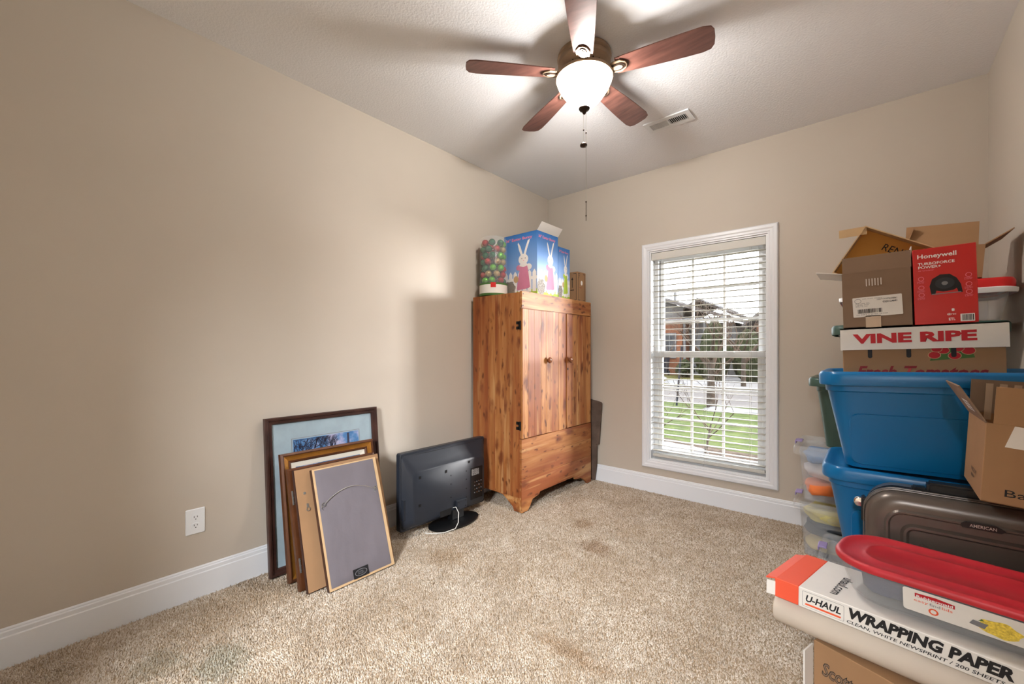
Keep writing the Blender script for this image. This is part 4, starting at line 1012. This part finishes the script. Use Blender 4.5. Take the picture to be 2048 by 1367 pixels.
lettering('CLEAN, WHITE NEWSPRINT / 200 SHEETS PER BOX', .345, .0095, (.176, 0, .007), X, Z, 'print_black', wb, .0010, .01, shear=.2)
lettering('uhaul.com', .150, .026, (.128, .185, h_), -Y, X, 'print_black', wb, .0010, .01)
roll = thing('beige_roll', 'thick beige foam roll lying under the wrapping paper box', 'roll', (2.276, 1.540, .3955), (0, 0, R(-10)))
q = MB().lathe([(.006, .0), (.040, .0), (.044, .004), (.044, .660), (.040, .664), (0, .664)], 36, cap0=False, cap1=False)
q.xf(Matrix.Rotation(R(90), 4, 'Y')).build('wrap', 'foam_beige', roll, smooth=True, sharp=50)
sp = MB(); pts = [(.0045+.0023*k*.25, k*.6) for k in range(60)]
sp.tube([(-.0008, r_*math.cos(a), r_*math.sin(a)) for r_, a in pts if r_ < .040], .0006, 4).build('spiral_edge', 'kraft_pale', roll)
st = thing('paper_towel_carton', 'brown paper towel carton on the floor under the beige roll', 'box', (2.372, 1.500, 0), (0, 0, R(-22)))
w_, d_, h_ = .46, .265, .350
MB().box(0, w_, 0, d_, 0, h_).build('carton', 'kraft', st, bevel=.002, seg=1)
q = MB().box(-.002, .002, -.055, 0, .02, h_-.012).xf(Matrix.Translation((-.003, .0, 0)) @ Matrix.Rotation(R(6), 4, 'Z')).build('side_flap', 'card_white', st)
lettering('Scott', .078, .040, (.022, 0, .262), X, Z, 'print_black', st, .0008, .035, shear=.2); lettering('Scott', .074, .036, (.024, 0, .264), X, Z, 'kraft_grey', st, .0012, -.002, shear=.2)
lettering('Roll Towels · Hand Towels\nEssuie-mains en rouleau\nRollo de toallas', .26, .050, (.125, 0, .248), X, Z, 'print_black', st, .0008, .015)

# red-lidded food container on the wrapping paper box
fc = thing('food_container', 'clear oblong food container with dusty red lid and pasta label', 'container', (2.692, 1.580, .503), (0, 0, R(-9)))
def stad(w, d, z, r_=None): return ring(w, d, r_ or d*.40, z, 10)
MB().loft([stad(.455, .205, 0), stad(.470, .218, .008), stad(.525, .258, .088), stad(.532, .264, .090), stad(.532, .264, .096), stad(.524, .257, .096), stad(.466, .214, .010), stad(.450, .200, .004)], True, True).build('body', 'clear_case', fc, smooth=True, sharp=50)
ld = MB().loft([stad(.534, .266, .090), stad(.542, .274, .094), stad(.542, .274, .104), stad(.530, .262, .110), stad(.515, .247, .110), stad(.503, .235, .104), stad(.42, .152, .104), stad(.41, .142, .107), stad(.40, .132, .107), stad(.392, .124, .103)], False, True).build('lid', 'red_plastic', fc, smooth=True, sharp=50)
def fs(a, b):   # sloping front face of the body
    return Vector((-.235+a, -.109-.020*(b/.08)-.0012, .008+b))
def on_front(nm, pts, mat, par, lift):
    n_ = Vector((0, -.970, .243)); q = MB().add([fs(a, b)+n_*lift for a, b in pts], [tuple(range(len(pts)))]); return q.build(nm, mat, par)
lb = on_front('product_label', rrect(.205, .062, .006, 3, .225, .046), 'card_white', fc, .0006)
on_front('brand_patch', [(.145, .058), (.215, .056), (.215, .066), (.182, .070), (.145, .068)], 'print_red', lb, .0012)
u_ = X; v_ = Vector((0, -.020, .08)).normalized()
lettering('Rubbermaid', .064, .007, fs(.148, .0585), u_, v_, 'print_white', lb, .0022, .02)
lettering('easy', .026, .007, fs(.143, .044), u_, v_, 'print_orange', lb, .0016); lettering('find', .019, .008, fs(.171, .045), u_, v_, 'print_grey', lb, .0016); lettering('lids', .018, .008, fs(.193, .045), u_, v_, 'print_orange', lb, .0016)
on_front('orange_ring', circ(.009, 16, .178, .030), 'print_orange', lb, .0014); on_front('orange_ring', circ(.0055, 16, .178, .030), 'card_white', lb, .0018)
on_front('pasta_picture', [(.285+.034*math.cos(a)*(1+.1*math.sin(6*a)), .040+.020*math.sin(a)*(1+.1*math.cos(5*a))) for a in [2*math.pi*k/28 for k in range(28)]], 'print_yellow', lb, .0014)
on_front('bowl_picture', [(.238, .034), (.262, .030), (.268, .044), (.244, .046)], 'print_grey', lb, .0016); on_front('leaf_picture', [(.252, .048), (.262, .050), (.258, .054)], 'print_green', lb, .0020)
for k, (mt, c_, s_, lbl) in enumerate((('cloth_navy', (2.555, 1.595, .550), (.075, .085, .032), 'navy bundle at the round end inside the food container'), ('cloth_dark', (2.69, 1.578, .549), (.075, .085, .032), 'dark bundle in the middle of the food container'), ('cloth_navy', (2.83, 1.558, .550), (.070, .085, .032), 'navy bundle beside the wall inside the food container'))):
    tag(lump('wrapped_bundle', mt, c_, s_, 20+k, .2), lbl, 'bundle', 'bundles in the food container')

# ------------------------------------------------------------------ carpet pile
import numpy as np
def carpet_pile():
    rg = np.random.default_rng(4)
    pts = []
    for y0, y1, sp in ((-.35, 1.6, .0062), (1.6, 2.6, .0075), (2.6, 3.485, .0088)):
        nx, ny = int(2.97/sp), int((y1-y0)/sp)
        gx, gy = np.meshgrid(.015+(np.arange(nx)+.5)*sp, y0+(np.arange(ny)+.5)*sp)
        p = np.stack([gx.ravel(), gy.ravel()], 1)+rg.uniform(-.5, .5, (nx*ny, 2))*sp
        pts.append(np.concatenate([p, np.full((len(p), 1), sp)], 1))
    P = np.concatenate(pts); n = len(P)
    r = P[:, 2]*rg.uniform(.50, .80, n); a = rg.uniform(0, 6.28, n)
    low = np.sin(P[:, 0]*7+np.sin(P[:, 1]*5)*2)*.5+np.sin(P[:, 1]*9+np.cos(P[:, 0]*6)*2)*.5
    tip = np.stack([P[:, 0]+rg.normal(0, .0032, n)+.0015*low, P[:, 1]+rg.normal(0, .0032, n)+.0015*np.cos(low*3), rg.uniform(-.0045, .0015, n)+.0008*low], 1)
    V = np.empty((n, 4, 3))
    for k in range(3):
        V[:, k, 0] = P[:, 0]+r*np.cos(a+k*2.094); V[:, k, 1] = P[:, 1]+r*np.sin(a+k*2.094); V[:, k, 2] = -.0105
    V[:, 3] = tip
    b = (np.arange(n)*4)[:, None]
    T = np.stack([b+np.array([0, 1, 3]), b+np.array([1, 2, 3]), b+np.array([2, 0, 3])], 1).reshape(-1, 3)
    me = bpy.data.meshes.new('carpet_pile'); nt = len(T)
    me.vertices.add(n*4); me.vertices.foreach_set('co', V.reshape(-1).astype(np.float32))
    me.loops.add(nt*3); me.loops.foreach_set('vertex_index', T.reshape(-1).astype(np.int32))
    me.polygons.add(nt); me.polygons.foreach_set('loop_start', np.arange(0, nt*3, 3, dtype=np.int32))
    me.polygons.foreach_set('use_smooth', np.ones(nt, dtype=bool))
    at_ = me.attributes.new('tint', 'FLOAT', 'POINT')
    at_.data.foreach_set('value', np.repeat(np.clip(rg.normal(.55, .28, n), 0, 1), 4).astype(np.float32))
    me.update(calc_edges=True)
    o = link('carpet_pile', me, 'carpet'); tag(o, 'beige cut-pile carpet with stains covering the floor', 'carpet', kind='stuff')
carpet_pile()

# ------------------------------------------------------------------ outdoors, seen through the window
GZ = -.40
def flat(name, pts, z, mat, label, cat, kind='structure', th=.05):
    o = MB().prism(pts, (0, 0, z-th), X, Y, th).build(name, mat)
    if kind == 'structure': o['kind'] = kind
    else: tag(o, label, cat)
    return o
flat('front_lawn', [(-40, 3.72), (30, 3.72), (30, 13.6), (-40, 13.6)], GZ, 'grass', '', '')
flat('street', [(-60, 13.6), (40, 13.6), (40, 20.2), (-60, 20.2)], GZ-.03, 'asphalt', '', '')
flat('far_lawn', [(-90, 20.2), (60, 20.2), (60, 120), (-90, 120)], GZ-.01, 'dry_grass', '', '')
flat('driveway', [(-4.3, 20.2), (3.5, 20.2), (1.5, 31), (-5.2, 31)], GZ+.012, 'concrete', '', '', th=.03)
flat('planting_bed', [(-6, 3.72), (8, 3.72), (8, 6.9), (4, 7.2), (.8, 7.3), (-1.2, 7.9), (-6, 7.6)], GZ+.02, 'mulch', '', '', th=.03)
# back-yard ground behind the room, under the doorway side
flat('rear_ground', [(-40, -60), (30, -60), (30, 3.3), (-40, 3.3)], GZ-.5, 'concrete', '', '')
def snow(label, cx, cy, rx, ry, seed, z=GZ):
    rr = random.Random(seed); n_ = 26
    ph = [rr.uniform(0, 6) for _ in range(4)]
    pts = [((1+.22*math.sin(3*a+ph[0])+.14*math.sin(7*a+ph[1])+.08*math.sin(11*a+ph[2])), a) for a in [2*math.pi*k/n_ for k in range(n_)]]
    L = [[(cx+rx*s_*r_*math.cos(a), cy+ry*s_*r_*math.sin(a), z+h_) for r_, a in pts] for s_, h_ in ((1, -.02), (.93, .035), (.7, .06), (.3, .075))]
    tag(MB().loft(L).build('snow_patch', 'snow', smooth=True), label, 'snow', 'snow patches outside')
snow('melting snow patch on the mulch bed below the window', -.1, 6.8, .55, .35, 1, GZ+.03)
snow('snow drift on the lawn at the foot of the small tree', -.30, 12.4, .75, .45, 3)
snow('broad snow patch across the street beside the driveway', -4.6, 22.5, 1.5, 1.3, 4)
snow('snow patch on the far lawn before the brick house', -8.2, 25.0, 1.6, 1.8, 5)
def branching(q, p, d, ln, r_, depth, rr, spread=.55, up=.15):
    n_ = 3; path = [p]; rad = [r_]
    for k in range(n_):
        d = (d+Vector((rr.uniform(-.12, .12), rr.uniform(-.12, .12), rr.uniform(-.05, .12)))).normalized()
        p = p+d*ln/n_; path.append(p); rad.append(r_*(1-.30*(k+1)/n_))
    q.tube(path, rad, 6 if r_ > .02 else 4)
    if depth:
        for _ in range(rr.choice((2, 3, 3))):
            a = Vector((rr.uniform(-1, 1), rr.uniform(-1, 1), rr.uniform(-.2, .6))).normalized()
            branching(q, path[rr.choice((2, 3, 3))], (d*(1-spread)+a*spread+Z*up).normalized(), ln*rr.uniform(.62, .86), rad[-1]*rr.uniform(.55, .78), depth-1, rr, spread, up)
def bare_tree(name, label, loc, h0, r_, depth, seed, lean=(0, 0, 1), ln=None):
    t = thing(name, label, 'tree', loc); rr = random.Random(seed)
    q = MB(); p = Vector((0, 0, -.05)); top = Vector(lean)*h0
    q.tube([p, p+(top-p)*.5, top], [r_*1.25, r_, r_*.86], 10).build('trunk', 'bark', t, smooth=True)
    for k in range(5):
        q = MB(); a = 2*math.pi*k/5+rr.uniform(-.3, .3)
        branching(q, top*(.62+.38*k/4), Vector((math.cos(a)*.75, math.sin(a)*.75, .75)).normalized(), ln or h0*.62, r_*.55, depth, rr)
        q.build('branch', 'twig', t)
bare_tree('bare_tree', 'small bare tree on the lawn by the street outside', (-.95, 12.8, GZ), 1.35, .10, 4, 3, ln=.85)
bare_tree('bare_tree', 'leafless tree with dense twigs beside the far garage', (-1.9, 21.5, GZ), 1.6, .09, 4, 9, ln=1.2)
bare_tree('bare_tree', 'leafless tree before the porch of the brick house', (-6.6, 23.6, GZ), 1.4, .07, 4, 14, ln=.9)
bare_tree('bare_shrub', 'thin bare sapling leaning across the lawn below the window', (.62, 6.6, GZ), .5, .016, 2, 21, (.12, .25, .96), .55)
bare_tree('bare_shrub', 'bare twiggy shrub in the mulch bed by the window edge', (-.25, 7.2, GZ), .45, .014, 2, 25, ln=.4)
o = MB().tube([(-1.85, 12.6, GZ), (-1.72, 12.65, 1.35)], .028, 6).build('tree_stake', 'out_dark'); tag(o, 'thin dark stake standing in the lawn beside the small tree', 'stake')
def evergreen(label, loc, w, h, seed):
    t = thing('evergreen_shrub', label, 'shrub', loc, group='evergreens across the street'); rr = random.Random(seed)
    MB().tube([(0, 0, -.05), (0, 0, h*.5)], .05, 6).build('stem', 'bark', t)
    bm = bmesh.new(); bmesh.ops.create_icosphere(bm, subdivisions=4, radius=1)
    for p in bm.verts:
        c = p.co; k = 1+.30*noise.noise(c*4+Vector((seed, 0, 0)))+.22*noise.noise(c*11+Vector((0, seed, 0)))
        tp = 1-.45*max(0, c.z)
        p.co = Vector((c.x*w*k*tp, c.y*w*k*tp, h*.5+c.z*h*.5*(1+.1*k)))
    me = bpy.data.meshes.new('foliage'); bm.to_mesh(me); bm.free(); link('foliage', me, 'evergreen', t)
for k, (x_, y_, w_, h_, lb_) in enumerate(((-3.9, 24.5, .75, 3.3, 'tall narrow evergreen across the street beside the driveway'), (-2.2, 25.0, .85, 2.6, 'rounded evergreen next to the tall narrow one'), (-4.9, 27.0, .7, 2.0, 'low evergreen shrub at the porch corner'), (-6.4, 27.3, .55, 1.1, 'small round shrub under the porch windows'), (-3.3, 29.3, .9, 2.9, 'broad evergreen in front of the garage house'))):
    evergreen(lb_, (x_, y_, GZ), w_, h_, k+1)
def window_unit(par, x0, x1, z0, z1, y_):
    f_ = MB().box(x0, x1, y_-.06, y_, z0, z1).build('window', 'out_white', par)
    for i in range(2):
        for k in range(2):
            a, b = x0+.06+(x1-x0-.12)*i/2+.02, x0+.06+(x1-x0-.12)*(i+1)/2-.02; c, d = z0+.06+(z1-z0-.12)*k/2+.02, z0+.06+(z1-z0-.12)*(k+1)/2-.02
            MB().box(a, b, y_-.075, y_-.055, c, d).build('pane', 'out_glass', f_)
ha = thing('brick_house', 'brick house across the street with snowy gabled roof and porch', 'house', (-9, 34, GZ), world=True)
MB().box(-16, -7.3, 29.5, 40, GZ, 3.5).build('brick_wall', 'brick', ha)
MB().box(-7.3, -4.4, 31.0, 40, GZ, 3.2).build('siding_wall', 'siding', ha)
MB().prism([(-17, 3.4), (-11.5, 6.0), (-4.0, 3.35), (-4.0, 3.15), (-11.5, 5.8), (-17, 3.2)], (0, 41, 0), X, Z, 12.2).build('roof', 'shingle', ha)
MB().prism([(-16, 3.3), (-11.5, 5.75), (-7.3, 4.3), (-7.3, 3.3)], (0, 30.0, 0), X, Z, .3).build('gable', 'siding', ha)
MB().prism([(-17, 3.45), (-11.5, 6.06), (-9.4, 5.34), (-9.4, 5.28), (-11.5, 5.99), (-17, 3.39)], (0, 41, 0), X, Z, 12.4).build('roof_snow', 'snow', ha)
MB().prism([(-8.6, 3.6), (-6.6, 4.9), (-4.2, 3.7), (-4.2, 3.55), (-6.6, 4.7), (-8.6, 3.45)], (0, 36, 0), X, Z, 5.6).build('porch_roof', 'shingle', ha)
MB().prism([(-6.6, 4.95), (-5.2, 4.26), (-5.2, 4.2), (-6.6, 4.88)], (0, 36, 0), X, Z, 5.8).build('roof_snow', 'snow', ha)
MB().box(-17, -4.0, 28.75, 28.95, 3.20, 3.42).build('fascia', 'out_white', ha)
window_unit(ha, -8.6, -7.7, .75, 2.5, 29.5)
window_unit(ha, -6.0, -5.3, .8, 2.5, 31.0); window_unit(ha, -5.25, -4.55, .8, 2.5, 31.0)
MB().box(-7.2, -6.2, 30.9, 31.0, GZ, 2.4).build('door', 'out_white', ha)
for x_ in (-7.2, -5.9, -4.5): MB().box(x_-.07, x_+.07, 29.6, 29.75, GZ, 3.2).build('porch_post', 'out_white', ha)
MB().tube([(-9.0, 33, 4.7), (-9.0, 33, 5.9)], .12, 8).build('roof_vent', 'out_white', ha)
hb_ = thing('garage_house', 'brown-roofed brick house with white garage door across the street', 'house', (2, 35, GZ), world=True)
MB().box(-3.2, 9, 31.5, 42, GZ, 3.0).build('brick_wall', 'brick', hb_)
MB().prism([(-3.9, 3.0), (2.5, 8.2), (10, 3.0), (10, 2.8), (2.5, 7.9), (-3.9, 2.8)], (0, 43, 0), X, Z, 12.2).build('roof', 'shingle', hb_)
MB().prism([(-3.2, 3.0), (2.5, 7.6), (9, 3.0)], (0, 32.0, 0), X, Z, .35).build('gable', 'siding', hb_)
gd = MB().box(-2.9, 1.4, 31.42, 31.5, GZ, 1.95).build('garage_door', 'out_white', hb_)
for k in range(1, 4): MB().box(-2.85, 1.35, 31.405, 31.42, GZ+.585*k-.02, GZ+.585*k+.02).build('door_joint', 'shingle', gd)
tc_ = thing('wheeled_bin', 'dark wheeled rubbish bin beside the brick house', 'rubbish bin', (-8.3, 28.6, GZ))
MB().loft([ring(.55, .6, .06, .1), ring(.75, .8, .08, 1.35)]).build('body', 'out_dark', tc_); MB().loft([ring(.82, .88, .1, 1.35), ring(.80, .86, .1, 1.42), ring(.6, .66, .1, 1.52)]).build('lid', 'out_dark', tc_)
for x_ in (-.3, .3): MB().lathe([(.0, -.05), (.15, -.05), (.15, .05), (0, .05)], 14, cap0=False, cap1=False).xf(Matrix.Translation((x_, .3, .15)) @ Matrix.Rotation(R(90), 4, 'Y')).build('wheel', 'out_dark', tc_)
cr = thing('parked_car', 'dark blue car parked on the far driveway', 'car', (-.3, 27.6, GZ+.015), (0, 0, R(90)))
MB().loft([[(-2.2, y_, z_) for y_, z_ in rrect(1.6, .5, .12, 3, 0, .6)], [(-2.0, y_, z_) for y_, z_ in rrect(1.75, .62, .15, 3, 0, .62)], [(2.0, y_, z_) for y_, z_ in rrect(1.75, .62, .15, 3, 0, .62)], [(2.2, y_, z_) for y_, z_ in rrect(1.6, .5, .12, 3, 0, .6)]]).build('body', 'out_dark', cr, smooth=True)
MB().loft([ring(2.9, 1.6, .2, .9), ring(2.0, 1.35, .25, 1.42)]).build('cabin', 'out_glass', cr, smooth=True)
for x_ in (-1.35, 1.35):
    for y_ in (-.8, .8): MB().lathe([(.0, -.09), (.31, -.09), (.31, .09), (0, .09)], 18, cap0=False, cap1=False).xf(Matrix.Translation((x_, y_, .31)) @ Matrix.Rotation(R(90), 4, 'X')).build('wheel', 'out_dark', cr)

# added spot inside the fan bowl, extra light straight down
sd_ = bpy.data.lights.new('fan_down_fill', 'SPOT'); sd_.energy = LAMP_DOWN_W; sd_.color = (.97, .97, 1.0); sd_.spot_size = R(150); sd_.spot_blend = 1.0; sd_.shadow_soft_size = .06
so_ = bpy.data.objects.new('fan_down_fill', sd_); COL.objects.link(so_); so_.parent = fan; so_.location = (0, 0, -.19)
